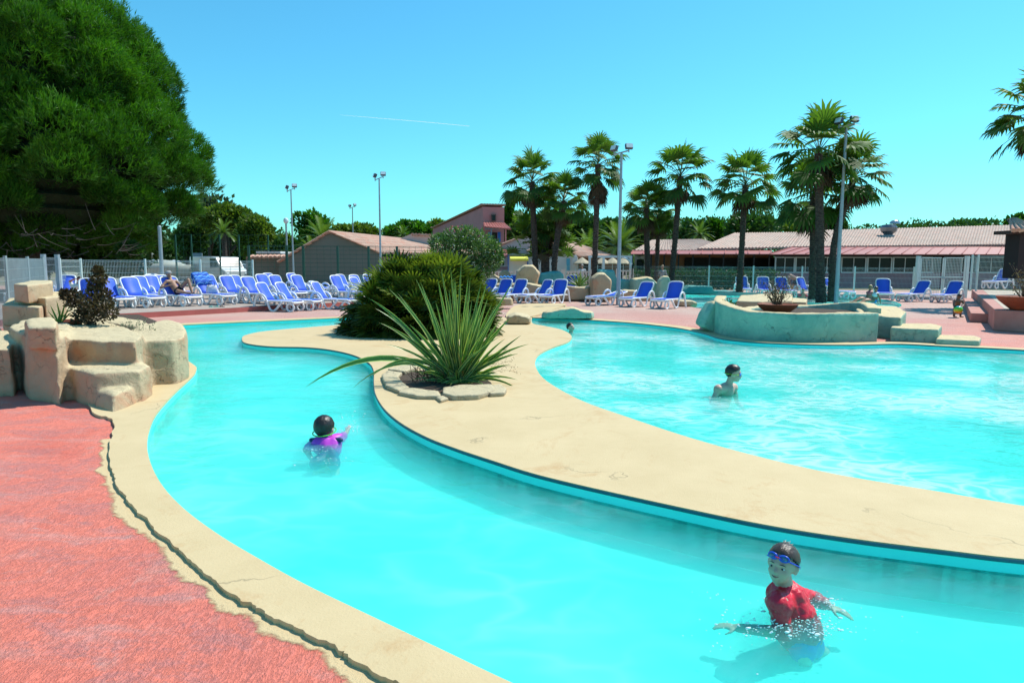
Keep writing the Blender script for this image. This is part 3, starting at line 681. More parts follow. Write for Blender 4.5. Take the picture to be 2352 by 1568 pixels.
# pale gabled house with kiosk
Y = 52.0
g = thing('gabled_house', 'pale mauve gabled house wall between the pink tower and the palm cluster', 'building', A(1185, 620, Y))
b = MB(); wallpoly(b, [(1150, 625), (1150, 560), (1206, 541), (1235, 556), (1235, 625)], Y, 6); b.build('wall', W_PALE, g)
tile_roof('roof', A(1148, 562, Y - .2) + Vector((0, 6, 0)), A(1148, 562, Y - .2), A(1206, 540, Y - .2), A(1206, 540, Y - .2) + Vector((0, 6, 0)), TILE, g)
tile_roof('porch_roof', A(1118, 590, Y - 3), A(1168, 588, Y - 3), A(1163, 572, Y - .2), A(1118, 573, Y - .2), PINKR, g, amp=.06)
for u in (1122, 1142):
    b = MB(); fb(b, u, u + 18, 598, 612, Y, .15, -.1); f = b.build('window', FR_W, g)
    b = MB(); fb(b, u + 1.5, u + 8, 600, 610, Y, .1, -.16); fb(b, u + 10, u + 16.5, 600, 610, Y, .1, -.16); b.build('pane', WINM, f)
b = MB(); fb(b, 1112, 1166, 612, 622, Y, .15, -.12); b.build('wall_band', W_MAUVE, g)
Y = 47.0
g = thing('kiosk', 'white kiosk with blue corner posts under a yellow awning', 'kiosk', A(1190, 625, Y))
b = MB(); fb(b, 1168, 1212, 587, 632, Y, 2.5); b.build('body', W_WHITE, g)
for u in (1166, 1211):
    b = MB(); fb(b, u, u + 2.5, 585, 632, Y, .15, -.1); b.build('post', BLUEP, g)
b = MB(); fb(b, 1165, 1214, 583, 586, Y, 2.8, -.2); b.build('roof', GREYP, g)
b = MB(); p = [A(1171, 588, Y - .02), A(1211, 588, Y - .02), A(1214, 594, Y - 1.2), A(1172, 594, Y - 1.2), A(1214, 598.5, Y - 1.2), A(1172, 598.5, Y - 1.2)]
b.add(p + [q + Vector((0, .03, -.03)) for q in p], [(0, 3, 2, 1), (3, 5, 4, 2), (6, 7, 8, 9), (9, 8, 10, 11)]); b.build('awning', pm('yellow_canvas', (.70, .66, .08), None, 3, .7), g)
# white house with blue door
Y = 48.0
g = thing('white_house', 'white gabled house with a narrow turquoise door behind the palm cluster', 'building', A(1290, 625, Y))
b = MB(); wallpoly(b, [(1213, 628), (1213, 574), (1262, 556), (1296, 566), (1328, 590), (1328, 628)], Y, .3); b.build('wall', W_WHITE, g)
apx = A(1262, 553, Y); e1 = A(1331, 590, Y - .3)
tile_roof('roof', A(1329, 590, Y - .3), A(1413, 588, Y + 3), A(1306, 553, Y + 9), A(1262, 553, Y - .3), TILE, g)
tile_roof('roof', A(1210, 576, Y + 8), A(1210, 576, Y - .3), A(1262, 553, Y - .3), A(1262, 553, Y + 8), TILE, g)
b = MB(); fb(b, 1301, 1309, 594, 622, Y, .1, -.06); b.build('door', SKYP, g)
b = MB(); b.lathe([(.05, -.03), (.05, 0.4), (.04, 1.3)], (A(1321, 620, Y - .6).x, Y - .6, 0), 8); b.build('dish_pole', FR_W, g)
b = MB(); cc = A(1321, 601, Y - .7); b.ell(cc, (.20, .05, .45), 14, 8); b.build('satellite_dish', W_WHITE, g)
# pergola with thatch parasols
Y = 46.0
g = thing('pergola', 'white pergola with arched end in front of the orange wall', 'pergola', A(1400, 625, Y))
b = MB(); fb(b, 1352, 1452, 587, 592, Y, .3); fb(b, 1352, 1452, 587, 590, Y + 4, .2); b.build('beam', FR_W, g)
for u in (1352, 1384, 1446):
    b = MB(); fb(b, u, u + 5, 592, 634, Y, .2); b.build('column', FR_W, g)
b = MB(); P = [A(1449 - 11 * math.cos(t) * .9, 611 - 17 * math.sin(t), Y) for t in np.linspace(.2, 1.57, 7)]; P = [A(1433, 592, Y), A(1442, 596, Y), A(1447, 604, Y), A(1448.5, 614, Y)]; b.tube(catmull(P, 4), .07, 6); b.build('arch', FR_W, g)
g = thing('orange_wall', 'orange terrace wall with dark openings under the pergola', 'wall', A(1390, 625, 51))
b = MB(); fb(b, 1330, 1450, 588, 632, 51, .3); b.build('wall', W_PEACH, g)
for u in (1338, 1372, 1420):
    b = MB(); fb(b, u, u + 14, 598, 630, 51, .1, -.08); b.build('opening', DARK, g)
STRAW = pm('straw', (.52, .44, .30), (.42, .35, .24), 8, .9, .5, 40, .02)
for u, w in ((1337, 'left of the pergola'), (1383, 'beside the middle pergola column'), (1407, 'left of the tall floodlight pole'), (1432, 'under the pergola arch')):
    p = A(u, 594, 47.3); g = thing('straw_parasol', 'small straw parasol ' + w, 'parasol', (p.x, p.y, -.03), group='straw parasols on the terrace')
    MB().lathe([(.62, 1.55), (.60, 1.62), (.3, 1.82), (.06, 1.98), (.01, 2.02)], (p.x, p.y, 0), 14).build('canopy', STRAW, g)
    MB().tube([(p.x, p.y, -.03), (p.x, p.y, 1.9)], .03, 6).build('pole', FR_W, g)
# restaurant
Y = 50.0
def Yf(u): return 50.0
g = thing('restaurant', 'long low restaurant with a weathered tiled roof, red metal verandah and white windows', 'building', A(1900, 640, Y))
def rz(u, v, Y): return A(u, v, Y)
tile_roof('roof', A(1455, 575, 50), A(1700, 575, 50), A(1612, 550, 57), A(1497, 551.5, 57), TILE2, g, amp=.05)
tile_roof('roof', A(1600, 572, 50), A(1826, 568, 50), A(1848, 534, 58), A(1686, 536, 58), TILE2, g, amp=.07, dv=.5)
tile_roof('roof', A(1822, 567, 49.9), A(2460, 560, 49), A(2460, 514, 58), A(1850, 530.5, 58), TILE2, g, amp=.055, dv=.5)
def sheetroof(name, a, b, c, d, par, m, seam=.8):
    mb = MB(); n_ = Vector((0, 0, .05)); q = [a, b, c, d]; mb.add(q + [p - n_ for p in q], [(0, 1, 2, 3), (7, 6, 5, 4), (0, 4, 5, 1)])
    L = (b - a).length; k = int(L / seam)
    for i in range(k + 1):
        t = i / k; mb.bar(a.lerp(b, t) + Vector((0, 0, .03)), d.lerp(c, t) + Vector((0, 0, .03)), .05, .06)
    return mb.build(name, m, par)
sheetroof('verandah_roof', A(1449, 583, 48.6), A(1772, 583, 48.6), A(1772, 573.5, 50.2), A(1455, 575, 50.2), g, PINKR)
sheetroof('verandah_roof', A(1768, 583.5, 47.6), A(2460, 584, 47.2), A(2460, 559, 50), A(1822, 567, 50), g, PINKR)
b = MB(); fb(b, 1480, 1775, 584, 640, 54, .3); b.build('back_wall', W_PEACH, g)
b = MB(); fb(b, 1572, 1778, 592, 622, 53.9, .05, -.06); b.build('dark_opening', DARK, g)
for u in (1494, 1524, 1557, 1590, 1628, 1660, 1694, 1730, 1765):
    b = MB(); fb(b, u, u + 3, 584, 636, 49, .1); b.build('post', DARK, g)
b = MB(); fb(b, 1450, 1454, 584, 640, 49, .12); b.build('post', pm('blue_grey_post', (.07, .14, .19), None, 3, .5), g)
b = MB(); fb(b, 1458, 1486, 588, 625, 52, .2); b.build('entrance_wall', W_WHITE, g)
b = MB(); fb(b, 1462, 1478, 596, 624, 52, .1, -.06); b.build('entrance', WINM, g)
b = MB(); fb(b, 1780, 2470, 626.5, 668, 49.5, .3); b.build('front_wall', W_MAUVE, g)
b = MB(); fb(b, 1780, 2470, 584.5, 590, 49.4, .25); b.build('fascia', DARK, g)
b = MB(); fb(b, 1780, 2470, 588, 664, 52.5, .25); b.build('back_wall', DARK, g)
for u0, u1 in ((1780, 1826), (1827, 1873), (1875, 1925), (1932, 1990), (1992, 2049), (2051, 2107), (2114, 2143), (2208, 2236), (2242, 2312), (2313, 2380)):
    b = MB(); Yw = 49.5; mid = (u0 + u1) / 2
    fb(b, u0, u1, 590, 592.2, Yw, .1); fb(b, u0, u1, 624.5, 627, Yw, .14, -.04)
    fb(b, u0, u0 + 2.6, 592.2, 624.5, Yw, .1); fb(b, u1 - 2.6, u1, 592.2, 624.5, Yw, .1); fb(b, mid - .8, mid + .8, 592.2, 624.5, Yw, .08, .01)
    f = b.build('window', FR_W, g); b = MB(); fb(b, u0 + 2.6, u1 - 2.6, 592.2, 624.5, Yw, .03, .06); b.build('pane', WINM, f)
b = MB(); fb(b, 2143, 2208, 592, 655, 51, .2); b.build('glazed_entrance', pm('green_glass', (.10, .16, .15), (.16, .24, .20), .8, .2), g)
vx = A(2040, 545, 54)
b = MB(); b.lathe([(.42, -.6), (.42, 0), (.5, .05), (.5, .12), (.3, .2)], vx, 16); f = b.build('roof_vent', pm('vent_base', (.45, .40, .38), None, 4, .6), g)
b = MB(); b.lathe([(.22, .15), (.55, .45), (.62, .75), (.5, .95), (.15, 1.0)], vx, 18); b.build('vent_bowl', pm('vent_metal', (.10, .12, .14), (.2, .22, .24), 3, .35, metal=.6), f)
b = MB(); b.ell(vx + Vector((.45, 0, 1.05)), (.42, .3, .3), 16, 8, keep=lambda p: p.z > -.02); o_ = b.build('vent_hood', pm('vent_hood', (.4, .45, .48), None, 3, .25, metal=.6), f); s_ = o_.modifiers.new('s', 'SOLIDIFY'); s_.thickness = .02
# right edge tiled chimney / gate pier
g = thing('tiled_pier', 'dark pier with a small tiled cap at the right edge of the view', 'pier', A(2346, 640, 24))
b = MB(); fb(b, 2339, 2380, 534, 640, 24, .7); b.build('post', pm('dark_brown_render', (.035, .018, .018), None, 3, .8), g)
p0 = A(2319, 528, 23.6); p1 = A(2400, 528, 23.6); tile_roof('tile_cap', p0, p1, p1 + Vector((-.5, .7, .42)), p0 + Vector((.45, .7, .42)), TILE, g, du=.2, dv=.35, amp=.05)
b = MB(); fb(b, 2324, 2400, 529, 537, 23.9, .9); b.build('cap_base', pm('dark_brown_cap', (.06, .03, .025), None, 3, .8), g)
# ================================================================ FENCES
def mesh_panel(name, a, b, z0, z1, m, par, dx=.05, w=.008, hz=.22, double=False):
    mb = MB(); d = b - a; L = math.hypot(d.x, d.y); n = max(2, int(L / dx))
    for i in range(1, n):
        p = a.lerp(b, i / n); mb.box((p.x, p.y, (z0 + z1) / 2), (w, w, z1 - z0))
    k = max(2, int((z1 - z0) / hz))
    for i in range(k + 1):
        z = z0 + (z1 - z0) * i / k
        mb.bar((a.x, a.y, z), (b.x, b.y, z), w * 1.5, w * 1.5)
        if i == k: mb.bar((a.x, a.y, z - .05), (b.x, b.y, z - .05), w * 1.5, w * 1.5)
    return mb.build(name, m, par)
def fence(name, label, pts, z0, z1, m, pw=.06, dx=.05, w=.0065, hz=.22, extra=.06):
    g = thing(name, label, 'fence', (pts[0][0], pts[0][1], z0))
    P = [Vector((p[0], p[1], 0)) for p in pts]
    for i in range(len(P) - 1): mesh_panel('mesh_panel', P[i], P[i + 1], z0 + .06, z1, m, g, dx, w, hz)
    for p in P: MB().box((p.x, p.y, (z0 + z1 + extra) / 2), (pw, pw, z1 + extra - z0)).build('post', m, g)
    return g
FW_ = pm('white_fence_wire', (.62, .72, .68), None, 3, .4); FG_ = pm('grey_fence_wire', (.25, .32, .33), None, 3, .45)
fa = [A(u, 600, y) for u, y in ((137, 24.5), (185, 25.6), (333, 27), (460, 28.3), (580, 29.5))]
fence('mesh_fence', 'white welded mesh fence behind the left loungers', fa, .13, 1.63, FW_)
fa = [A(u, 600, y) for u, y in ((-60, 15), (12, 16.5), (63, 19.5), (98, 22))]
fence('mesh_fence', 'grey welded mesh fence at far left behind the stacked slabs', fa, -.03, 1.66, FG_, hz=.25)
fa = [A(u, 600, y) for u, y in ((100, 23.4), (132, 24))]
fence('mesh_gate', 'grey mesh gate with tall posts beside the stacked slabs', fa, .0, 1.70, METAL_G, pw=.12, extra=.12)
# green sports fence
us = [(572, 562, 35), (659, 565, 35), (697, 567, 35.2), (776, 570, 35.4), (847, 570, 35.6), (912, 573, 35.8), (1010, 575, 36)]
fa = [A(u, 600, y) for u, v, y in us]
fence('sports_fence', 'dark green sports court fence in front of the grey gabled building', fa, -.03, 2.42, GREENM, pw=.11, dx=.3, w=.012, hz=.2, extra=.0)
fa = [A(u, 600, 44) for u in (405, 441, 506, 550, 617)]
fence('sports_fence', 'farther dark green court fence in front of the umbrella pines', fa, -.03, 3.3, GREENM, pw=.09, dx=.5, w=.01, hz=.45, extra=.0)
# right mesh fences
pos = [1120, 1216, 1300, 1372, 1452, 1541, 1629, 1731, 1843, 1964, 2100]
def fline(u): 
    t = (u - 1150) / (2107 - 1150); return A(u, 615, 40 - 6.8 * t)
for (s, e, lab, wire) in ((0, 4, 'pale mesh fence around the rock pool in front of the balustrade', FW_), (4, 10, 'long pale mesh fence in front of the restaurant', FW_)):
    fence('mesh_fence', lab, [fline(u) for u in pos[s:e + 1]], .14, 1.46, wire, w=.0045, dx=.055)
fa = [A(u, 615, y) for u, y in ((2232, 30), (2246, 29.6), (2420, 27))]
fence('mesh_fence', 'taller pale mesh fence on the raised platform behind the end lounger', fa, .5, 2.0, FW_)
g = thing('double_gate', 'white double gate with square mesh leaves beside the raised platform', 'gate', A(2165, 690, 33))
def gate_leaf(u0, u1):
    Yg = 33.0; b = MB(); fb(b, u0, u0 + 2.4, 592, 686, Yg, .05); fb(b, u1 - 2.4, u1, 592, 686, Yg, .05)
    for v in (591, 635, 684): fb(b, u0 + 2.4, u1 - 2.4, v, v + 2.4, Yg, .05)
    f = b.build('gate_leaf', FW_, g); b = MB(); x0 = A(u0 + 2, 600, Yg).x; x1 = A(u1 - 2, 600, Yg).x; z1 = A(u0, 593, Yg).z
    k = int((x1 - x0) / .07)
    for i in range(1, k): b.box((x0 + (x1 - x0) * i / k, Yg + .02, (z1 + .05) / 2), (.012, .01, z1 - .05))
    for i in range(1, 26): b.box(((x0 + x1) / 2, Yg + .035, .05 + (z1 - .05) * i / 26), (x1 - x0, .01, .012))
    b.build('leaf_mesh', FW_, f)
gate_leaf(2113, 2166); gate_leaf(2168, 2216)
for u in (2106, 2218):
    b = MB(); fb(b, u, u + 6.5, 588, 692, 33, .2); b.build('gate_post', FW_, g)
b = MB(); fb(b, 2163, 2170, 637, 641, 33, .05, -.06); b.build('latch', METAL_G, g)
# white balustrade
def balustrade(label, u0, u1, v0, v1, Y):
    g = thing('balustrade', label, 'balustrade', A(u0, 640, Y)); z1 = A(u0, v0, Y).z; z0 = z1 - .85; x0 = A(u0, 620, Y).x; x1 = A(u1, 620, Y).x
    MB().box(((x0 + x1) / 2, Y, z1), (x1 - x0, .16, .08)).build('top_rail', W_WHITE, g)
    MB().box(((x0 + x1) / 2, Y, z0), (x1 - x0, .16, .08)).build('bottom_rail', W_WHITE, g)
    n = int((x1 - x0) / .2)
    for i in range(n + 1):
        x = x0 + (x1 - x0) * (i + .5) / (n + 1)
        MB().lathe([(.05, z0 + .04), (.035, z0 + .15), (.075, z0 + .32), (.03, z0 + .55), (.04, z0 + .7), (.05, z1 - .04)], (x, Y, 0), 8).build('baluster', W_WHITE, g)
    for x in (x0, x1): MB().box((x, Y, (z0 + z1) / 2 + .03), (.24, .24, z1 - z0 + .2)).build('pier', W_WHITE, g)
balustrade('white stone balustrade between the turquoise rock and the blunt boulder', 1294, 1358, 624, 645, 41)
balustrade('short white balustrade between the turquoise wall and the tall floodlight', 1420, 1450, 622, 645, 41)
balustrade('white balustrade left of the tall angular boulder', 1112, 1186, 624, 645, 42)
# ================================================================ LAMPS
LENS = pm('lamp_lens', (.75, .85, .88), None, 3, .15)
def flood(label, u, vt, vb, Y, r, heads, grp='floodlight masts', arm=.9, hs=.42, lean=0):
    t = A(u, vt, Y); bse = A(u, vb, Y); bx = bse.x; zb = -.03
    g = thing('floodlight_mast', label, 'floodlight', (bx, Y, zb), group=grp)
    MB().tube([(bx, Y, zb), (bx, Y, t.z)], [r, r * .55], 10).build('pole', METAL_G, g)
    MB().tube([(bx - arm / 2, Y, t.z - .05), (bx + arm / 2, Y, t.z + .1)], r * .35, 6).build('crossarm', METAL_G, g)
    for sx, rzz in heads:
        b = MB(); c_ = Vector((bx + sx * arm / 2, Y, t.z + .05 + hs * .55 + .04 * sx)); b.box(c_, (hs, .14, hs * .72), rz=R(rzz), rx=R(-22), taper=1); h = b.build('lamp_head', pm('lamp_housing', (.08, .10, .12), None, 4, .5), g); bevel(h, .03)
        m_ = Matrix.Rotation(R(rzz), 3, 'Z') @ Matrix.Rotation(R(-22), 3, 'X'); b = MB(); b.box(c_ + m_ @ Vector((0, -.075, 0)), (hs * .84, .02, hs * .56), rz=R(rzz), rx=R(-22)); b.build('lens', LENS, h)
        MB().bar((c_.x, Y, t.z - .03 + .06 * sx), (c_.x, Y, c_.z), .04).build('bracket', METAL_G, g)
    return g
flood('slim floodlight mast with twin lamps left of the grey gabled roof', 675, 437, 655, 34, .05, ((-1, -70), (1, 15)), arm=.36, hs=.24)
flood('twin lamp floodlight mast rising in front of the red tiled roof', 875, 411, 655, 31, .055, ((-1, -70), (1, 10)), arm=.36, hs=.24)
flood('distant small floodlight mast above the tiled roof ridge', 812, 477, 600, 50, .06, ((-1, -50), (1, 25)), arm=.36, hs=.22)
flood('tall thick floodlight mast between the palms in the middle', 1421, 352, 640, 27, .085, ((-1, -55), (1, 8)), arm=.56, hs=.30)
flood('tallest floodlight mast between the two big palms on the right', 1921, 290, 680, 29, .09, ((-1, -70), (1, 10)), arm=.62, hs=.36)
g = thing('street_lamp', 'round headed street lamp beside the slim floodlight mast', 'street lamp', A(659, 640, 38), group=None)
q = A(657, 512, 38); bq = Vector((q.x, 38, -.03)); MB().tube([bq, q], .05, 8).build('pole', METAL_G, g); MB().ell(q + Vector((0, 0, .12)), (.14, .14, .17), 12, 8).build('globe', LENS, g)
g = thing('metal_pole', 'bare grey metal pole in front of the big pine', 'pole', G(370, 640, .13) if False else A(370, 640, 30))
q = A(366, 522, 30); MB().tube([(q.x, 30, .1), (q.x, 30, q.z)], [.09, .075], 10).build('shaft', METAL_G, g); MB().ell(q, .08, 10, 6).build('cap', METAL_G, g)
# ================================================================ VEHICLES
CARP = {}
def car(label, u, v, Y, rz, L, W_, H, col, kind, name, cat):
    p = A(u, v, Y); g = thing(name, label, cat, (p.x, Y, -.03), rz)
    if kind == 'van': prof = [(-L / 2, .3), (-L / 2, H * .95), (-L / 2 + .1, H), (L * .12, H), (L * .26, H * .97), (L * .38, H * .62), (L * .5, H * .52), (L / 2, .35)]; win = [(L * .10, H * .93), (L * .25, H * .92), (L * .355, H * .64), (L * .10, H * .62)]
    else: prof = [(-L / 2, .3), (-L / 2 + .05, H * .6), (-L * .42, H * .66), (-L * .30, H * .97), (0, H), (L * .12, H * .95), (L * .26, H * .64), (L * .46, H * .52), (L / 2, .4), (L / 2, .3)]; win = [(-L * .36, H * .67), (-L * .28, H * .92), (0, H * .94), (L * .1, H * .9), (L * .22, H * .66)]
    n = len(prof); vs = [(x, -W_ / 2, z) for x, z in prof] + [(x, W_ / 2, z) for x, z in prof]
    fs = [tuple(range(n)), tuple(n + i for i in reversed(range(n)))] + [(i, n + i, n + (i + 1) % n, (i + 1) % n) for i in range(n)]
    b = MB(); b.add(vs, fs); pmn = pm('car_paint', col, None, .5, .25, coat=.5); bevel(b.build('body', pmn, g, local=True), .06, 3, 20)
    n = len(win)
    for s in (-1, 1):
        b = MB(); vs = [(x, s * (W_ / 2 + .006), z) for x, z in win] + [(x, s * (W_ / 2 - .02), z) for x, z in win]
        b.add(vs, [tuple(range(n)), tuple(n + i for i in range(n))]); b.build('side_window', WINM, g, local=True)
        for x in (-L * .32, L * .32):
            w = MB(); w.tube([(x, s * (W_ / 2 - .2), .32), (x, s * (W_ / 2 + .02), .32)], .32, 16); wh = w.build('wheel', DARK, g, local=True)
            w = MB(); w.tube([(x, s * (W_ / 2 + .02), .32), (x, s * (W_ / 2 + .03), .32)], .18, 12); w.build('rim', METAL_G, wh, local=True)
    i0 = 4 if kind == 'van' else 5; a_, b_ = prof[i0], prof[i0 + 1]
    b = MB(); q = []
    for t, w in ((.12, .42), (.9, .45)):
        x = a_[0] + (b_[0] - a_[0]) * t + .02; z = a_[1] + (b_[1] - a_[1]) * t + .02; q += [(x, -W_ * w, z), (x, W_ * w, z)]
    b.add(q, [(0, 1, 3, 2)]); w = b.build('windscreen', WINM, g, local=True); s_ = w.modifiers.new('s', 'SOLIDIFY'); s_.thickness = .01
    for s in (-1, 1): MB().ell((L / 2 - .03, s * W_ * .38, H * .42), (.08, .14, .09), 10, 6).build('headlight', LENS, g, local=True)
    b = MB(); b.box((L / 2 + .0, 0, .36), (.12, W_ * .9, .18)); b.build('bumper', DARK, g, local=True)
car('white van with a high roof parked behind the white mesh fence', 503, 620, 46, R(-35), 4.1, 1.75, 1.95, (.75, .80, .78), 'van', 'parked_van', 'van')
car('silver car parked partly hidden behind the white van', 536, 615, 50, R(-30), 4.2, 1.7, 1.5, (.35, .45, .48), 'car', 'parked_car', 'car')
car('white car parked behind the covered boat', 381, 610, 52, R(-20), 4.2, 1.7, 1.75, (.65, .70, .70), 'car', 'parked_car', 'car')
def boat(label, u, Y, L, rz, cover):
    p = A(u, 610, Y); g = thing('boat', label, 'boat', (p.x, Y, -.03), rz); n = 12; vs = []; fs = []
    for i in range(n + 1):
        t = i / n; x = -L / 2 + L * t; w = .95 * (1 - max(0, (t - .45) / .55) ** 2.2) + .02; k = .55 + .12 * max(0, t - .5) ; zt = 1.15 + .35 * t * t
        vs += [(x, -w, zt), (x, -w * .75, .7), (x, 0, k), (x, w * .75, .7), (x, w, zt), (x, w * .4, zt + (.5 * math.sin(math.pi * min(1, t * 1.3)) if cover else -.1)), (x, -w * .4, zt + (.5 * math.sin(math.pi * min(1, t * 1.3)) if cover else -.1))]
    for i in range(n):
        for j in range(7): fs.append((i * 7 + j, i * 7 + (j + 1) % 7, (i + 1) * 7 + (j + 1) % 7, (i + 1) * 7 + j))
    fs += [tuple(range(7)), tuple(n * 7 + j for j in reversed(range(7)))]
    b = MB(); b.add(vs, fs); b.build('hull', pm('boat_cover', (.48, .50, .42) if cover else (.45, .58, .55), None, 1, .7), g, local=True, smooth=True)
    b = MB(); b.box((-.2, 0, .5), (L * .9, .12, .1)); b.box((-.6, 0, .45), (.1, 1.7, .1)); b.build('trailer', METAL_G, g, local=True)
    for s in (-1, 1): w = MB(); w.tube([(-.6, s * .8, .3), (-.6, s * .95, .3)], .3, 14); w.build('wheel', DARK, g, local=True)
    if cover: b = MB(); b.tube([(-L * .42, 0, 1.1), (-L * .2, 0, 2.15)], [.5, .12], 10); b.build('engine_cover', pm('grey_cover', (.42, .43, .38), None, 1, .8), g, local=True)
boat('boat under a grey green cover on a trailer beside the bare pole', 385, 46, 4.6, R(8), True)
boat('low pale boat on a trailer, leftmost vehicle behind the mesh fence', 322, 47, 3.8, R(10), False)
g = thing('information_board', 'pale grey board standing under the pines behind the parked boats', 'board', A(452, 600, 55))
b = MB(); fb(b, 441, 464, 581, 601, 55, .1); b.build('panel', pm('board_panel', (.25, .32, .36), (.12, .17, .2), .6, .6), g); b = MB(); fb(b, 443, 445, 601, 617, 55, .08); fb(b, 460, 462, 601, 617, 55, .08); b.build('stand', METAL_G, g)
# ================================================================ LOUNGERS
def make_lounger(ang, label, group):
    t = thing('sun_lounger', label, 'sun lounger', group=group)
    hx, hz_ = -.12, .36
    rail = [(.95, .30), (.9, .335), (.5, .345), (.0, .35), (-.45, .34)]
    b = MB()
    for s in (-1, 1): b.tube([(x, s * .31, z) for x, z in rail], .031, 8)
    b.tube(catmull([(.93, -.31, .31), (.985, -.2, .30), (1.0, 0, .30), (.985, .2, .30), (.93, .31, .31)], 3), .035, 8)
    b.tube([(-.45, -.31, .34), (-.45, .31, .34)], .022, 8); b.tube([(.15, -.31, .32), (.15, .31, .32)], .018, 6)
    b.build('frame', WHITE, t, local=True, smooth=True)
    b = MB(); b.box((.42, 0, .357), (1.06, .58, .012)); bevel(b.build('seat_sling', BLUE, t, local=True), .05, 2, 50)
    for s in (-1, 1):
        b = MB(); y = s * .345
        P = catmull([(.55, y * .93, .335), (.46, y, .22), (.30, y, .05), (.2, y, .025), (.10, y, .09), (-.02, y, .38), (-.13, y, .53), (-.27, y, .575), (-.39, y, .50), (-.46, y, .28), (-.53, y * 1.03, .0)], 4)
        b.tube(P, .031, 8, flat=1.35); b.build('armrest', WHITE, t, local=True, smooth=True)
        b = MB(); y = s * .30; b.tube([(.83 + .13 * math.cos(a), y, .145 + .13 * math.sin(a)) for a in np.linspace(0, 2 * math.pi, 15)[:-1]], .029, 8, closed=True, flat=1.3)
        b.build('foot_ring', WHITE, t, local=True, smooth=True)
    dx, dz = -math.cos(R(ang)), math.sin(R(ang)); L = .67
    def bp(s, y): return (hx + dx * L * s - dz * .03 * math.sin(s * 3.1), y, hz_ + dz * L * s - abs(dx) * 0)
    out = [bp(s, y) for s, y in ((0, -.29), (.3, -.295), (.6, -.30), (.85, -.30), (.96, -.25), (1.0, -.12), (1.0, .12), (.96, .25), (.85, .30), (.6, .30), (.3, .295), (0, .29))]
    b = MB(); b.tube(catmull(out, 3), .028, 8); bf = b.build('backrest_frame', WHITE, t, local=True, smooth=True)
    ss = [0, .2, .4, .6, .8, .93, .985]; ww = [.275, .28, .285, .285, .285, .24, .15]
    b = MB(); vs = []
    for s_, w in zip(ss, ww): vs += [bp(s_, -w), bp(s_, 0), bp(s_, w)]
    b.add(vs, [(i * 3 + j, i * 3 + j + 1, i * 3 + j + 4, i * 3 + j + 3) for i in range(len(ss) - 1) for j in (0, 1)])
    o = b.build('backrest_sling', BLUE, t, local=True, smooth=True); m = o.modifiers.new('s', 'SOLIDIFY'); m.thickness = .012; m.offset = 0
    if ang > 30:
        for s in (-1, 1): MB().tube([bp(.55, s * .2), (-.42, s * .22, .33)], .014, 6).build('backrest_stay', WHITE, t, local=True)
    return t
LG = 'blue and white sun loungers around the pools'
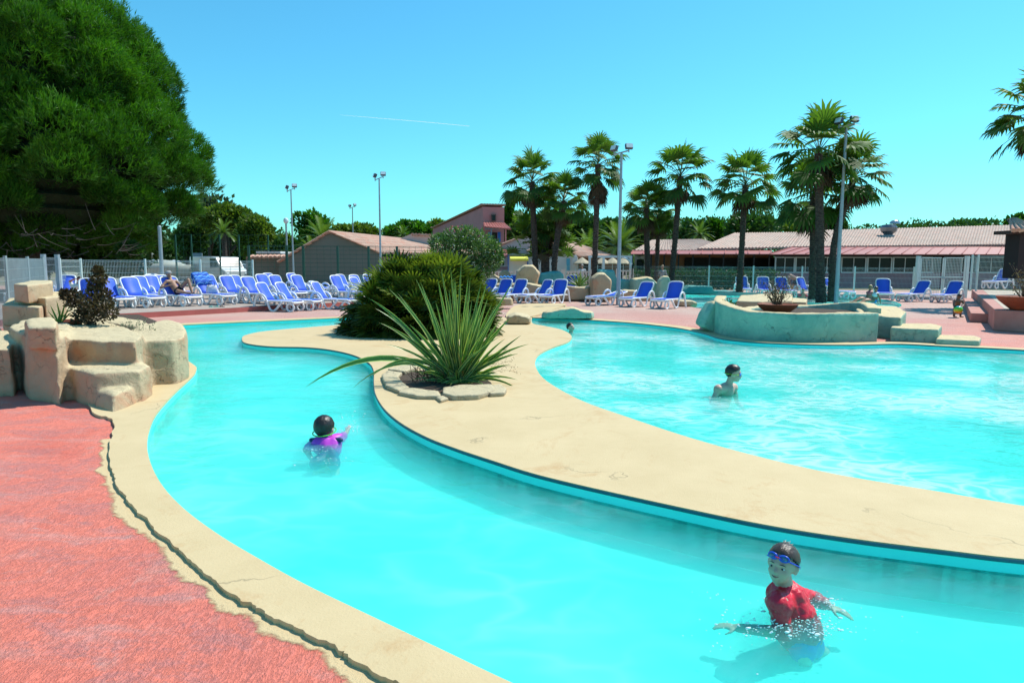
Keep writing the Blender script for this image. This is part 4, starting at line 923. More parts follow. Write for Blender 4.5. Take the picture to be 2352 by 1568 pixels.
# u, v (ground under the middle), heading of the foot, back angle, z, label
LDATA = [
 (628, 714, -12, 58, -.03, 'blue lounger on the lower deck, nearest the pool of the front three on the left'),
 (672, 711, -12, 57, -.03, 'blue lounger on the lower deck, middle of the front three on the left'),
 (752, 709, -12, 58, -.03, 'blue lounger on the lower deck, nearest the palm shrub of the left trio'),
 (318, 704, -30, 60, .13, 'blue lounger nearest the brown shrub on the terrace, foot towards the pool'),
 (406, 701, -30, 62, .13, 'blue lounger under the reclining person'),
 (484, 698, -28, 62, .13, 'blue lounger draped with a blue and white towel'),
 (540, 694, -26, 62, .13, 'blue lounger right of the towel lounger at the terrace edge'),
 (556, 690, -26, 60, .13, 'blue lounger partly behind the one right of the towel lounger'),
 (590, 696, -26, 58, .13, 'blue lounger directly behind the front pair on the lower deck'),
 (212, 712, -60, 60, .13, 'blue lounger in shade behind the brown shrub'),
 (258, 706, -40, 60, .13, 'blue lounger half hidden at the right of the brown shrub'),
 (148, 694, -70, 62, .13, 'blue lounger behind the gate posts at far left'),
 (66, 692, -80, 62, .13, 'blue lounger showing its top above the highest stacked slab'),
 (338, 697, -28, 60, .13, 'blue lounger just behind the one nearest the brown shrub'),
 (362, 693, -28, 60, .13, 'third blue lounger back from the brown shrub'),
 (368, 686, -24, 62, .13, 'blue lounger by the bare pole foot'),
 (388, 690, -26, 60, .13, 'blue lounger left behind the reclining person'),
 (500, 686, -22, 60, .13, 'blue lounger behind the towel lounger'),
 (618, 684, -26, 62, .13, 'blue lounger at the left of the middle back row'),
 (650, 690, -26, 62, .13, 'large looking blue lounger in the middle row behind the front pair'),
 (632, 677, -26, 62, .13, 'blue lounger at the very back near the fence end'),
 (700, 689, -24, 62, .13, 'blue lounger left of the lowered pair'),
 (686, 676, -22, 62, .13, 'blue lounger at the back below the slim floodlight mast'),
 (728, 678, 10, 22, .13, 'blue lounger with its back lowered, left of its lowered twin'),
 (752, 682, -12, 26, .13, 'blue lounger with its back lowered, right of its lowered twin'),
 (790, 690, -24, 62, .13, 'blue lounger right of the lowered pair on the terrace'),
 (800, 682, -24, 60, .13, 'blue lounger behind the one right of the lowered pair'),
 (832, 686, -26, 62, .13, 'blue lounger beside the palm shrub, farther of two'),
 (862, 682, -26, 62, .13, 'blue lounger at the back touching the palm shrub outline'),
 (838, 697, -14, 58, .13, 'blue lounger partly covered by the palm shrub fronds'),
 (1398, 700, 214, 14, -.03, 'blue lounger with almost flat back near the flat turquoise rock'),
 (1470, 703, 222, 58, -.03, 'blue lounger in the middle of the right front trio'),
 (1540, 707, 230, 66, -.03, 'blue lounger at the right end of the front trio'),
 (1115, 692, 232, 62, -.03, 'blue lounger leftmost in the row of five by the planter wall'),
 (1150, 693, 232, 62, -.03, 'second blue lounger in the row of five by the planter wall'),
 (1184, 694, 234, 62, -.03, 'middle blue lounger in the row of five by the planter wall'),
 (1240, 695, 216, 60, -.03, 'fourth blue lounger in the row of five, seat turned sideways'),
 (1278, 696, 238, 64, -.03, 'rightmost blue lounger in the row of five by the planter wall'),
 (1705, 676, 262, 66, -.03, 'blue lounger leftmost along the restaurant fence'),
 (1754, 679, 265, 66, -.03, 'blue lounger behind the dried planter shrub'),
 (1798, 681, 270, 66, -.03, 'blue lounger left of the bending man'),
 (1850, 682, -62, 66, -.03, 'blue lounger right of the bending man'),
 (1914, 684, -54, 64, -.03, 'blue lounger with foot to the right below the big palm'),
 (2028, 688, 250, 66, -.03, 'blue lounger behind the two women'),
 (2105, 692, 204, 58, -.03, 'blue lounger in front of the double gate, left one'),
 (2180, 694, 206, 58, -.03, 'blue lounger in front of the double gate, right one'),
 (2296, 662, 208, 60, .504, 'blue lounger up on the raised platform'),
 (1310, 652, 250, 62, .0, 'small blue lounger top behind the spiky plant'),
 (1172, 652, 250, 60, .0, 'small blue lounger top beside the tall angular boulder'),
]
protos = {}
for i, (u, v, hd, ang, z, lab) in enumerate(LDATA):
    ang = ang if i in (0,) else ang
    key = ang
    if key not in protos: o = make_lounger(ang, lab, LG); protos[key] = o
    else: o = copy_tree(protos[key])
    if v < 660 and z < .4: p = A(u, v + 20, 37); p.z = .0
    else: p = G(u, v, z)
    o.location = (p.x, p.y, z); o.rotation_euler = (0, 0, R(hd + (i * 37 % 7 - 3) * .8)); o['label'] = lab
# ================================================================ VEGETATION
def unit(a): return a / (np.linalg.norm(a, axis=-1, keepdims=True) + 1e-9)
def rdir(n, rs=RS): return unit(rs.normal(size=(n, 3)))
def blades(name, base, dirs, length, width, mat, parent, tint, curve=0.0, nrm=None):
    """one tapered triangle pair per blade (base, two sides, tip)"""
    n = len(base); L = np.broadcast_to(np.asarray(length).reshape(-1, 1), (n, 1)); Wd = np.broadcast_to(np.asarray(width).reshape(-1, 1), (n, 1))
    r = rdir(n) if nrm is None else nrm; side = unit(np.cross(dirs, r))
    mid = base + dirs * L * .45; tip = base + dirs * L; tip[:, 2] -= (curve * L[:, 0])
    V = np.stack([base, mid + side * Wd / 2, tip, mid - side * Wd / 2], 1).reshape(-1, 3)
    Fq = np.arange(n * 4).reshape(n, 4)
    return npmesh(name, V, Fq, mat, parent, tint)
def leafcloud(name, lobes, n_per, size, mat, parent, up=.35, inner=.55, aspect=.6, flat=1.0, tb=0.0):
    P = []; D = []; T = []
    for (c, r) in lobes:
        c = np.array(c); r = np.array(r if hasattr(r, '__len__') else (r, r, r * flat)); n = int(n_per)
        d = rdir(n); rad = RS.uniform(inner, 1.0, (n, 1)) ** .5
        rad *= 1 + .16 * np.sin(d[:, :1] * 9 + c[0]) * np.sin(d[:, 1:2] * 8 + c[1]) + .08 * RS.normal(size=(n, 1))
        P.append(c + d * r * rad); dd = unit(d + RS.normal(size=(n, 3)) * .55 + np.array([0, 0, up])); D.append(dd)
        T.append(np.clip(.45 + tb + RS.normal() * .12 + RS.normal(size=n) * .18, 0, 1))
    P = np.concatenate(P); D = np.concatenate(D); T = np.concatenate(T); L = size * RS.uniform(.6, 1.3, len(P))
    return blades(name, P, D, L, L * aspect, mat, parent, T)
PINE = leafm('pine_needles', (.009, .048, .004), (.10, .28, .015), .30, .6)
PINE_B = leafm('umbrella_pine_needles', (.045, .085, .012), (.20, .28, .03), .32, .6)
BROAD = leafm('broad_leaves', (.022, .07, .012), (.07, .15, .03), .25, .5)
OLIVE = leafm('grey_green_leaves', (.05, .09, .05), (.11, .15, .08), .25, .5)
FAN = leafm('fan_palm_leaf', (.02, .06, .012), (.15, .27, .03), .30, .58)
DEADF = leafm('dead_palm_leaf', (.05, .035, .022), (.13, .09, .055), .15, .8)
DATE = leafm('date_palm_leaf', (.05, .11, .02), (.16, .25, .04), .3, .4)
# --- big pine, left
def sil(v):
    return np.interp(v, [-150, -60, 0, 50, 100, 150, 200, 250, 265, 300, 350, 400, 450, 500, 530, 560, 600], [60, 150, 225, 300, 340, 385, 402, 395, 380, 405, 448, 478, 462, 420, 350, 300, 230])
YP = 33.0; pxm = F / YP; XC = A(60, 400, YP).x
g = thing('pine_tree', 'huge dense rounded pine filling the upper left of the view', 'tree', (XC, YP, -.03))
tr = catmull([(XC - .4, YP, -.1), (XC - .2, YP + .2, 2.5), (XC + .3, YP, 6), (XC - .1, YP, 10), (XC, YP, 14)], 4)
b = MB(); b.tube(tr, [.55 - .035 * i / 1.3 for i in range(len(tr))], 10); b.build('trunk', WOODD, g, smooth=True)
lobes = []
for v in np.arange(-130, 600, 62):
    r = (sil(v) - 60) / pxm; z = A(60, v, YP).z; ncirc = max(5, int(2 * math.pi * r / 2.9))
    for k in range(ncirc):
        a = 2 * math.pi * (k + .5 * RS.rand() + (v % 68) / 80) / ncirc
        lr = RS.uniform(1.05, 1.65) * (1.0 if v < 480 else .62)
        back = math.sin(a) > .45
        rr = max(.2, r - lr * 1.0 - .35)
        lobes.append((XC + rr * math.cos(a), YP + rr * math.sin(a), z + RS.uniform(-.45, .45), lr, back))
for k in range(34):
    u = RS.uniform(-60, 330); v = RS.uniform(505, 585); c_ = A(u, v, YP + RS.uniform(-2.5, 3)); lobes.append((c_.x, c_.y, c_.z, RS.uniform(.6, .95), True))
for k in range(26):
    b = MB(); q = [l for l in lobes if l[2] > 6][RS.randint(40)]; s = Vector(tr[min(len(tr) - 1, int(max(1, q[2] - 2) * .9))])
    e_ = Vector(q[:3]); m_ = s.lerp(e_, .5) + Vector((0, 0, -.5)); b.tube(catmull([s, m_, e_], 4), [.13 - .011 * i for i in range(9)], 6); b.build('limb', WOODD, g, smooth=True)
TB = []; TD = []; TT = []
for (x, y, z, lr, back) in lobes:
    n = 190 if back else 520
    d = rdir(n); d[:, 2] = np.abs(d[:, 2]) * .95 - .30 * RS.rand(n); d = unit(d)
    out = unit(np.array([x - XC, y - YP, .0]) + 1e-3)
    TB.append(np.array([x, y, z]) + d * lr * np.array([1, 1, 1.1]) * (RS.uniform(.86, 1.02, (n, 1)) + .10 * np.sin(d[:, :1] * 7 + x * 3) * np.sin(d[:, 2:] * 8 + z * 2)))
    TD.append(unit(d * .8 + out * .35 + np.array([0, 0, .75]) + RS.normal(size=(n, 3)) * .25)); TT.append(np.clip(.32 + RS.normal() * .12 + .4 * d[:, 2] + RS.normal(size=n) * .12, 0, 1))  # tint rises on clump tops, painting sunlit tips into the needles
for v in np.arange(-60, 530, 22):       # inner twigs against see-through, tinted near black to paint shade between clumps
    r = (sil(v) - 60) / pxm * .76; z = A(60, v, YP).z; n = int(40 + 18 * r)
    a = RS.uniform(0, 6.283, n); q = r * RS.uniform(.55, 1, n)
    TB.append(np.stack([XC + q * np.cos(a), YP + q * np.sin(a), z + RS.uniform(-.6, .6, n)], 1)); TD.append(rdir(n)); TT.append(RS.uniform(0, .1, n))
TB = np.concatenate(TB); TD = np.concatenate(TD); TT = np.concatenate(TT); K = 11; n = len(TB)
jd = unit(TD[:, None, :] + RS.normal(size=(n, K, 3)) * .42); bs = TB[:, None, :] + TD[:, None, :] * RS.uniform(-.10, .30, (n, K, 1))
ln = RS.uniform(.2, .38, n * K)
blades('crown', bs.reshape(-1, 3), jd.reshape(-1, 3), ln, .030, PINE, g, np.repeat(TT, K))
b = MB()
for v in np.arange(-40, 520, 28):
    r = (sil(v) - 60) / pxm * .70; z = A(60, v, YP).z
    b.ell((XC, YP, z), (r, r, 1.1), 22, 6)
b.build('inner_foliage_shade', pm('painted_foliage_shade', (.010, .025, .006), (.018, .035, .01), 3, .9, .9, 6, .2), g)  # dark solids fill the crown and paint the shade in its gaps
DEADTW = pm('dead_twigs', (.06, .05, .04), (.04, .03, .025), 4, .9)
b = MB()
for k in range(46):
    s = A(RS.uniform(10, 300), RS.uniform(520, 585), YP - RS.uniform(4, 8)); d = Vector((RS.normal(), RS.normal() * .5, RS.normal() * .35)).normalized()
    b.tube(catmull([s, s + d * .4 + Vector((0, 0, -.08)), s + d * RS.uniform(.6, 1.3)], 2), [.02, .016, .012, .008, .005], 3)
tag(b.build('bare_twigs', DEADTW, g), kind='stuff')
# --- generic trees
def tree(name, label, u, vt, vb, w, Y, mat, kind='round', n=14, per=240, size=.28, cat='tree', group=None, trunk=True, seed=0, tcol=None):
    top = A(u, vt, Y); low = A(u, vb, Y); rx = w / 2 * Y / F; h = top.z - low.z; cz = (top.z + low.z) / 2
    g = thing(name, label, cat, (top.x, Y, -.03), group=group); lob = []
    for i in range(n):
        if kind == 'umbrella':
            a = RS.uniform(0, 6.283); q = math.sqrt(RS.rand()) * rx * .85; z = low.z + h * (.45 + .5 * (1 - (q / rx) ** 2) * RS.uniform(.75, 1)); lr = rx * RS.uniform(.24, .36)
            lob.append(((top.x + q * math.cos(a), Y + q * math.sin(a) * .7, z - lr * .35), (lr, lr, min(lr * .62, h * .35))))
        elif kind == 'cone':
            t = (i + .5) / n; a = i * 2.4; q = rx * (1 - t) * .6; lob.append(((top.x + q * math.cos(a), Y + q * math.sin(a), low.z + h * t), (rx * (1 - t) * .6 + .15, rx * (1 - t) * .6 + .15, h / n * .9)))
        else:
            d = rdir(1)[0]; q = RS.uniform(.35, .72); lr = RS.uniform(.30, .46); lob.append(((top.x + d[0] * rx * q, Y + d[1] * rx * q * .7, cz + d[2] * h * .5 * q), (rx * lr, rx * lr, h * .5 * lr * 1.1)))
    leafcloud('crown', lob, per, size, mat, g, flat=1)
    if trunk:
        P = catmull([(top.x, Y, -.1), (top.x + RS.uniform(-.3, .3), Y, low.z * .5), (top.x, Y, low.z + h * .55)], 3); b = MB(); r0 = max(.1, min(.28, rx * .09)); b.tube(P, [r0 * (1 - .09 * i) for i in range(len(P))], 7)
        b.build('trunk', WOODD, g, smooth=True)
        for l in lob[:5]:
            b = MB(); s = Vector((top.x, Y, low.z * .7)); b.tube([s, s.lerp(Vector(l[0]), .5) + Vector((0, 0, .2)), Vector(l[0])], [r0 * .5, r0 * .35, r0 * .2], 5); b.build('limb', WOODD, g, smooth=True)
    return g
TG = 'trees beyond the fences'
tree('pine_tree', 'greyish pine showing its top just right of the big pine', 478, 452, 560, 120, 66, OLIVE, n=14, size=.45, group=TG)
tree('umbrella_pine', 'umbrella pine with flat yellow green top left of the slim mast', 520, 471, 560, 170, 60, PINE_B, 'umbrella', n=26, per=260, size=.35, group=TG)
tree('umbrella_pine', 'right shoulder umbrella pine leaning over the parked vans', 583, 490, 590, 90, 58, PINE_B, 'round', n=16, per=260, size=.35, group=TG)
tree('pine_tree', 'dark undergrowth pine behind the bare pole', 430, 500, 600, 90, 62, BROAD, n=14, size=.4, group=TG)
tree('bush', 'bright green bush under the skirt of the big pine', 300, 548, 602, 66, 31, BROAD, n=12, per=200, size=.18, group='bushes along the left fence', cat='bush', trunk=False)
tree('bush', 'pale green shrub behind the covered boat', 380, 556, 600, 50, 50, BROAD, n=10, size=.3, group='bushes along the left fence', cat='bush')
tree('bush', 'low green bush far behind between the umbrella pine and the slim mast', 655, 545, 590, 60, 80, PINE_B, n=10, size=.5, group='bushes along the left fence', cat='bush')
tree('pine_tree', 'dark green pine behind the left end of the gabled roof', 712, 484, 575, 92, 58, PINE, n=18, size=.32, group=TG)
tree('umbrella_pine', 'low dark pine above the red roof ridge', 815, 516, 560, 130, 75, PINE_B, n=14, size=.45, group=TG)
tree('umbrella_pine', 'dark umbrella pine above the parapet house, left of the pink tower', 945, 512, 560, 120, 80, PINE, 'umbrella', n=18, size=.5, group=TG)
tree('umbrella_pine', 'umbrella pine touching the sloping wall of the pink tower', 1008, 505, 560, 90, 84, PINE_B, n=12, size=.5, group=TG)
tree('cedar_tree', 'small dark cedar spire just right of the pink tower', 1170, 462, 575, 50, 70, PINE, 'cone', n=12, per=240, size=.4, group=TG)
tree('tree', 'dark tree behind the pale gabled house', 1205, 492, 570, 80, 68, BROAD, n=12, size=.4, group=TG)
tree('tree', 'dark round tree behind the lone tall palm', 1340, 500, 590, 130, 75, BROAD, n=18, size=.5, group=TG)
tree('tree', 'dark tree between the lone palm and the thick floodlight mast', 1400, 503, 590, 110, 78, BROAD, n=16, size=.5, group=TG)
tree('tree', 'dark tree behind the palm pair right of the thick mast', 1470, 505, 590, 110, 72, BROAD, n=16, size=.5, group=TG)
tree('tree', 'mid green tree behind the leaning palm at the restaurant corner', 1590, 500, 575, 90, 74, BROAD, n=14, size=.45, group=TG)
tree('pine_tree', 'small dark pine left of the round tree behind the restaurant', 1640, 506, 560, 50, 74, PINE, n=10, size=.45, group=TG)
tree('round_tree', 'large round dark tree behind the restaurant roof', 1735, 487, 560, 140, 72, BROAD, n=22, size=.45, group=TG)
tree('tree', 'light green tree behind the roof left of the big palm', 1845, 512, 560, 90, 76, PINE_B, n=14, size=.45, group=TG)
tree('tree', 'grey green tree directly behind the big palm trunk', 1905, 488, 560, 80, 80, BROAD, n=14, size=.45, group=TG)
tree('tree', 'dark tree at the far right above the tiled pier', 2345, 492, 550, 70, 60, PINE, n=12, size=.35, group=TG)
# far wood: one mass that reads as a treeline
lob = []
for u in np.arange(1920, 2420, 11):
    top = RS.uniform(-3, 3) + np.interp(u, [1920, 2000, 2080, 2180, 2260, 2330, 2420], [512, 510, 505, 497, 508, 509, 500]) + RS.uniform(-4, 4); c = A(u, top + 27, 95); q_ = RS.uniform(.6, 1.6); lob.append(((c.x, 95 + RS.uniform(-8, 8), c.z - q_ * .4), (1.7 * q_, 2, 1.2 * q_)))
for u in np.arange(-60, 2420, 16):
    c = A(u, 560, 100); lob.append(((c.x, 100 + RS.uniform(-8, 8), RS.uniform(2, 3.4)), (2.0, 2.5, 2.6)))
    if 1100 < u < 1920:
        c = A(u, 525 + RS.uniform(0, 14), 98); lob.append(((c.x, 98, c.z), (1.7, 2, 1.6)))
o = leafcloud('far_wood', lob, 420, .42, BROAD, None); tag(o, kind='stuff')
o = tag(MB().box((0, 108, 1.0), (190, 2, 3.4)).build('wood_understory', pm('dark_wood_mass', (.012, .022, .008), (.02, .035, .012), .3, 1, 1, 1, .5, coord='World')), kind='stuff')
lob = []
for u in np.arange(395, 680, 9):
    c = A(u, 575 + RS.uniform(-22, 25), 68); lob.append(((c.x, 68, c.z), (1.3, 1.2, 1.3)))
for u in np.arange(-160, 340, 7):
    c = A(u, 585 + RS.uniform(-55, 10), 38); lob.append(((c.x, 38, max(.6, c.z)), (.9, .8, 1.1)))
tag(leafcloud('undergrowth', lob, 170, .42, BROAD, None, tb=-.2), kind='stuff')
lob = [((A(u, 625, 44).x, 44 + RS.uniform(-.2, .2), z), (.5, .4, .42)) for u in np.arange(1460, 1780, 7) for z in (.35, .8)]
o = leafcloud('clipped_hedge', lob, 130, .14, BROAD, None, tb=-.3); tag(o, 'dark clipped hedge in front of the restaurant verandah', 'hedge')
# --- fan palms
def fan_faces(c, ax, up, rad, nseg, spread, droop, V, Fq, T, tint, wtip=.012, seglen=3):
    side = ax.cross(up); side = side.normalized() if side.length > 1e-4 else ax.orthogonal().normalized(); nrm = side.cross(ax).normalized()
    for i in range(nseg):
        a = (i / (nseg - 1) - .5) * spread; d = (ax * math.cos(a) + side * math.sin(a)).normalized()
        L = rad * (.80 + .2 * math.cos(a)) * random.uniform(.9, 1.06); w = L * spread / nseg * .62
        t = d.cross(nrm).normalized(); b0 = len(V); q = c.copy(); dd = d.copy()
        ws = [.02 * rad, w * .55, w * .42, wtip * rad]
        pts = [c]; fr = [.5, .28, .30]
        for k in range(3):
            q = q + dd * L * fr[k]; dd = (dd + Vector((0, 0, -1)) * droop * (.12, .65, 1.3)[k]).normalized() if k < 2 else dd; pts.append(q.copy())
        for p, w_ in zip(pts, ws):
            f = nrm * (w_ * .5 * (1 if i % 2 else -1)) * .5
            V.append(p + t * w_ - f); V.append(p - t * w_ + f)
        for k in range(3): Fq.append((b0 + 2 * k, b0 + 2 * k + 1, b0 + 2 * k + 3, b0 + 2 * k + 2)); T.append(min(1, max(0, tint + random.uniform(-.08, .08))))
def palm(label, ub, vb, uc, vc, r, Y, tr_=.17, nleaf=33, dead=12, skirt=0, group='fan palms around the pools', lean=0, bulge=0, frame_top=None):
    c = A(uc, vc, Y); bx = A(ub, vb, Y); base = Vector((bx.x, Y, -.05)); Rw = r * Y / F
    g = thing('fan_palm', label, 'palm tree', (bx.x, Y, -.03), group=group)
    Rw *= 1.03; tr_ *= .86
    mid = base.lerp(c, .5) + Vector((lean, 0, 0)); P = catmull([base, base.lerp(c, .2) + Vector((lean * .5, 0, 0)), mid, c], 6); n = len(P)
    rad = [tr_ * (1.25 - .35 * min(1, i / n * 3)) * (1 + .05 * random.uniform(-1, 1)) for i in range(n)]
    b = MB(); b.tube(P, rad, 12); H = c.z
    for k in range(int(H * 42)):                        # leaf base stubs
        t = random.random(); i = min(n - 2, int(t * (n - 1))); p = P[i].lerp(P[i + 1], t * (n - 1) - i); a = random.uniform(0, 6.283); o = Vector((math.cos(a), math.sin(a), 0)); rr = rad[i]
        q = p + o * rr * .9; tl = o.cross(Vector((0, 0, 1))) * .035; e = q + o * random.uniform(.03, .085) + Vector((0, 0, random.uniform(.06, .14)))
        b.add([q - tl, q + tl, q + Vector((0, 0, -.05)) + o * .01, e], [(0, 1, 3), (1, 2, 3), (2, 0, 3)])
    b.build('trunk', TRUNKP, g)
    V = []; Fq = []; T = []; pet = MB(); DV = []; DF = []; DT = []
    for k in range(nleaf):
        t = (k + .5) / nleaf; el = R(82 - 118 * t ** 1.0 + random.uniform(-8, 8)); az = k * 2.39996 + random.uniform(-.25, .25)
        d = Vector((math.cos(el) * math.cos(az), math.cos(el) * math.sin(az), math.sin(el))); lp = Rw * random.uniform(.58, .85)
        s = c + Vector((0, 0, .15 - .35 * t)); e = s + d * lp + Vector((0, 0, -lp * .12)); pet.tube([s, s.lerp(e, .5) + Vector((0, 0, lp * .06)), e], [.022, .016, .012], 3)
        ax = (d + Vector((0, 0, -.25 - .25 * t))).normalized(); up = Vector((0, 0, 1)) if abs(ax.z) < .9 else Vector((math.cos(az), math.sin(az), 0))
        up = (up + Vector((random.uniform(-.5, .5), random.uniform(-.5, .5), 0))).normalized()
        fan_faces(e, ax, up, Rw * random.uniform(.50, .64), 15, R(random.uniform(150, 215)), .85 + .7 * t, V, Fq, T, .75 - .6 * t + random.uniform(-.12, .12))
    for k in range(dead):
        az = k * 2.4 + random.random(); s = c + Vector((0, 0, -.35 - random.random() * .35 - skirt * random.random())); d = Vector((math.cos(az), math.sin(az), 0))
        e = s + d * Rw * .2 + Vector((0, 0, -.15)); ax = (d * .35 + Vector((0, 0, -1))).normalized()
        fan_faces(e, ax, d, Rw * random.uniform(.4, .55), 11, R(100), .3, DV, DF, DT, random.random())
    pet.build('leaf_stalks', pm('palm_stalk', (.12, .15, .04), None, 3, .5) if 'PSTALK' not in globals() else PSTALK, g)
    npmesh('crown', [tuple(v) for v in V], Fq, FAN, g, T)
    if DV: npmesh('dead_skirt', [tuple(v) for v in DV], DF, DEADF, g, DT)
    return g
PSTALK = pm('palm_stalk', (.12, .15, .04), None, 3, .5)
palm('tall fan palm at the left of the central cluster of three', 1233, 640, 1222, 418, 56, 36, .19, dead=16)
palm('short bushy fan palm with a thick dark trunk in the middle of the central cluster', 1254, 640, 1250, 500, 52, 37.5, .30, nleaf=30, dead=26, skirt=1.2)
palm('fan palm leaning right in the central cluster', 1272, 640, 1295, 462, 50, 35, .19, dead=14, lean=-.15)
palm('lone very tall fan palm left of the thick floodlight mast', 1364, 640, 1374, 378, 54, 34, .17, dead=22, skirt=.9)
palm('lower fan palm left of a close pair behind the raised loungers', 1490, 640, 1484, 478, 48, 37, .19, dead=14)
palm('fan palm with thin trunk, right of the close pair', 1506, 640, 1514, 492, 44, 38, .15, dead=16)
palm('tall fan palm slightly leaning above the restaurant corner', 1541, 640, 1563, 405, 62, 36, .18, dead=16)
palm('single fan palm in front of the left part of the restaurant', 1699, 640, 1712, 425, 64, 36, .19, dead=10)
palm('largest fan palm with the thickest trunk in front of the restaurant', 1886, 690, 1880, 352, 84, 30, .215, nleaf=36, dead=14)
palm('dark fan palm crown right behind the largest palm', 1868, 660, 1868, 445, 76, 33, .2, nleaf=34, dead=24, skirt=.8)
palm('fan palm leaning right beside the tallest floodlight mast', 1910, 690, 1963, 405, 72, 31, .18, dead=14, lean=-.35)
palm('fan palm cropped by the right edge of the view', 2404, 700, 2388, 268, 88, 27, .2, nleaf=40, dead=20)
g = thing('fan_palm_shoots', 'mass of young fan palm leaves around the foot of the central cluster', 'palm shrub', A(1250, 620, 38))
V = []; Fq = []; T = []
for k in range(110):
    u = random.gauss(1250, 34); v = random.uniform(500, 592); s = A(u, v, 38 + random.uniform(-1, 1)); d = Vector((random.uniform(-1, 1), random.uniform(-1, .3), random.uniform(-.1, 1))).normalized()
    fan_faces(s, d, Vector((0, 0, 1)), random.uniform(.6, .85), 13, R(200), .4, V, Fq, T, random.uniform(.25, .95))
npmesh('leaves', [tuple(v) for v in V], Fq, FAN, g, T)
# --- date palms with feather fronds
def frond(P0, d, L, V, Fq, T, sag, wl=.28, nl=26, tint=.5):
    p = Vector(P0); dd = Vector(d).normalized(); prev = p.copy(); step = L / nl
    for i in range(nl):
        t = i / nl; dd = (dd + Vector((0, 0, -sag * step))).normalized(); q = p + dd * step
        side = dd.cross(Vector((0, 0, 1))); side = side.normalized() if side.length > 1e-3 else Vector((1, 0, 0)); upv = side.cross(dd)
        l = wl * L * (.45 + 1.1 * math.sin(math.pi * min(1, t * .85 + .12))) * .5
        for s in (-1, 1):
            for kk in (0, .5):
                p_ = p.lerp(q, kk); e = p_ + (side * s * .8 + dd * .55 + upv * .25 + Vector((0, 0, -.15))).normalized() * l * random.uniform(.85, 1.1)
                b0 = len(V); w = dd * max(.012, step * .22); V += [p_ - w, p_ + w, e]; Fq.append((b0, b0 + 1, b0 + 2)); T.append(min(1, max(0, tint + random.uniform(-.15, .15))))
        b0 = len(V); w = side * .02 * (1 - t * .7); V += [p - w, p + w, q]; Fq.append((b0, b0 + 1, b0 + 2)); T.append(.9)
        p = q
def datepalm(label, u, v, r, Y, n=46, trunk=.3, group='feather leaved date palms'):
    c = A(u, v, Y); Rw = r * Y / F; g = thing('date_palm', label, 'palm tree', (c.x, Y, -.03), group=group); b = MB(); b.tube(catmull([(c.x, Y, -.1), (c.x + .05, Y, c.z * .5), c], 4), trunk, 10); b.build('trunk', TRUNKP, g)
    V = []; Fq = []; T = []
    for k in range(n):
        t = (k + .5) / n; el = R(80 - 95 * t); az = k * 2.39996; d = Vector((math.cos(el) * math.cos(az), math.cos(el) * math.sin(az), math.sin(el))); L = Rw * random.uniform(1.1, 1.35)
        frond(c, d, L, V, Fq, T, .95 / L * 1.1, .26, 20, .8 - .5 * t)
    npmesh('crown', [tuple(v) for v in V], Fq, DATE, g, T)
datepalm('large arching date palm behind the thick floodlight mast', 1424, 572, 62, 53)
datepalm('smaller date palm left of the large arching one', 1352, 572, 42, 56, 36)
datepalm('date palm between the pines and the left slope of the grey gable', 742, 552, 48, 48, 40)
datepalm('low date palm peeking over the left slope of the grey gable', 716, 578, 34, 46, 34)
datepalm('small date palm in front of the umbrella pines', 513, 535, 30, 54, 30, .18)
datepalm('small fresh green palm behind the restaurant roof corner', 1607, 540, 30, 62, 30, .2)
datepalm('small palm above the parapet house beside the pink tower', 925, 540, 22, 66, 24, .2)
# --- big fan palm shrub on the island
SC = G(965, 765); g = thing('palm_shrub', 'big dark clump of dwarf fan palms on the island', 'palm shrub', (SC.x, SC.y, 0))
V = []; Fq = []; T = []
def shr_r(u): return np.interp(u, [790, 810, 840, 885, 930, 985, 1040, 1085, 1115, 1135], [770, 735, 680, 622, 604, 594, 602, 630, 675, 725])
for k in range(760):
    u = random.uniform(802, 1124); top = float(shr_r(u)); v = top + (782 - top) * random.random() ** 1.25
    q = abs((u - 962) / 190); dep = (1 - min(1, q) ** 2) ** .5 * 1.35 * (.35 + .65 * ((v - top) / (783 - top)) ** .6); Yy = SC.y + .25 - dep + random.uniform(-.12, .15)
    if k % 4 == 0: Yy = SC.y + .25 + dep * random.random()
    s = A(u, v, Yy)
    if s.z < .1: s.z = .1
    d = Vector(((u - 962) / 190 * 1.0, -(SC.y + .3 - Yy) * .6, (s.z - .7) * .75 + .25)) + Vector((random.gauss(0, .35), random.gauss(0, .35), random.gauss(0, .3)))
    d.normalize(); s = s - d * random.uniform(.0, .38)
    fan_faces(s, d, Vector((random.gauss(0, .3), random.gauss(0, .3), 1)).normalized(), random.uniform(.30, .50), 12, R(random.uniform(100, 165)), .22, V, Fq, T, random.uniform(.05, 1.0) if s.z > .6 else random.uniform(.0, .4), wtip=.02)  # brighter tints up high paint lit fans, darker ones below paint shade
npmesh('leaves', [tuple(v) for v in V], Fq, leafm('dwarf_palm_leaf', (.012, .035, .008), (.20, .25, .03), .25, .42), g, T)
b = MB(); b.ell((SC.x, SC.y + .35, .65), (1.35, .8, .95), 20, 10); o = b.build('inner_shade_core', pm('painted_shade_core', (.012, .012, .006), (.03, .025, .012), 6, 1, 1, 20, .05), g)  # dark ellipsoid painting the shaded interior of the clump
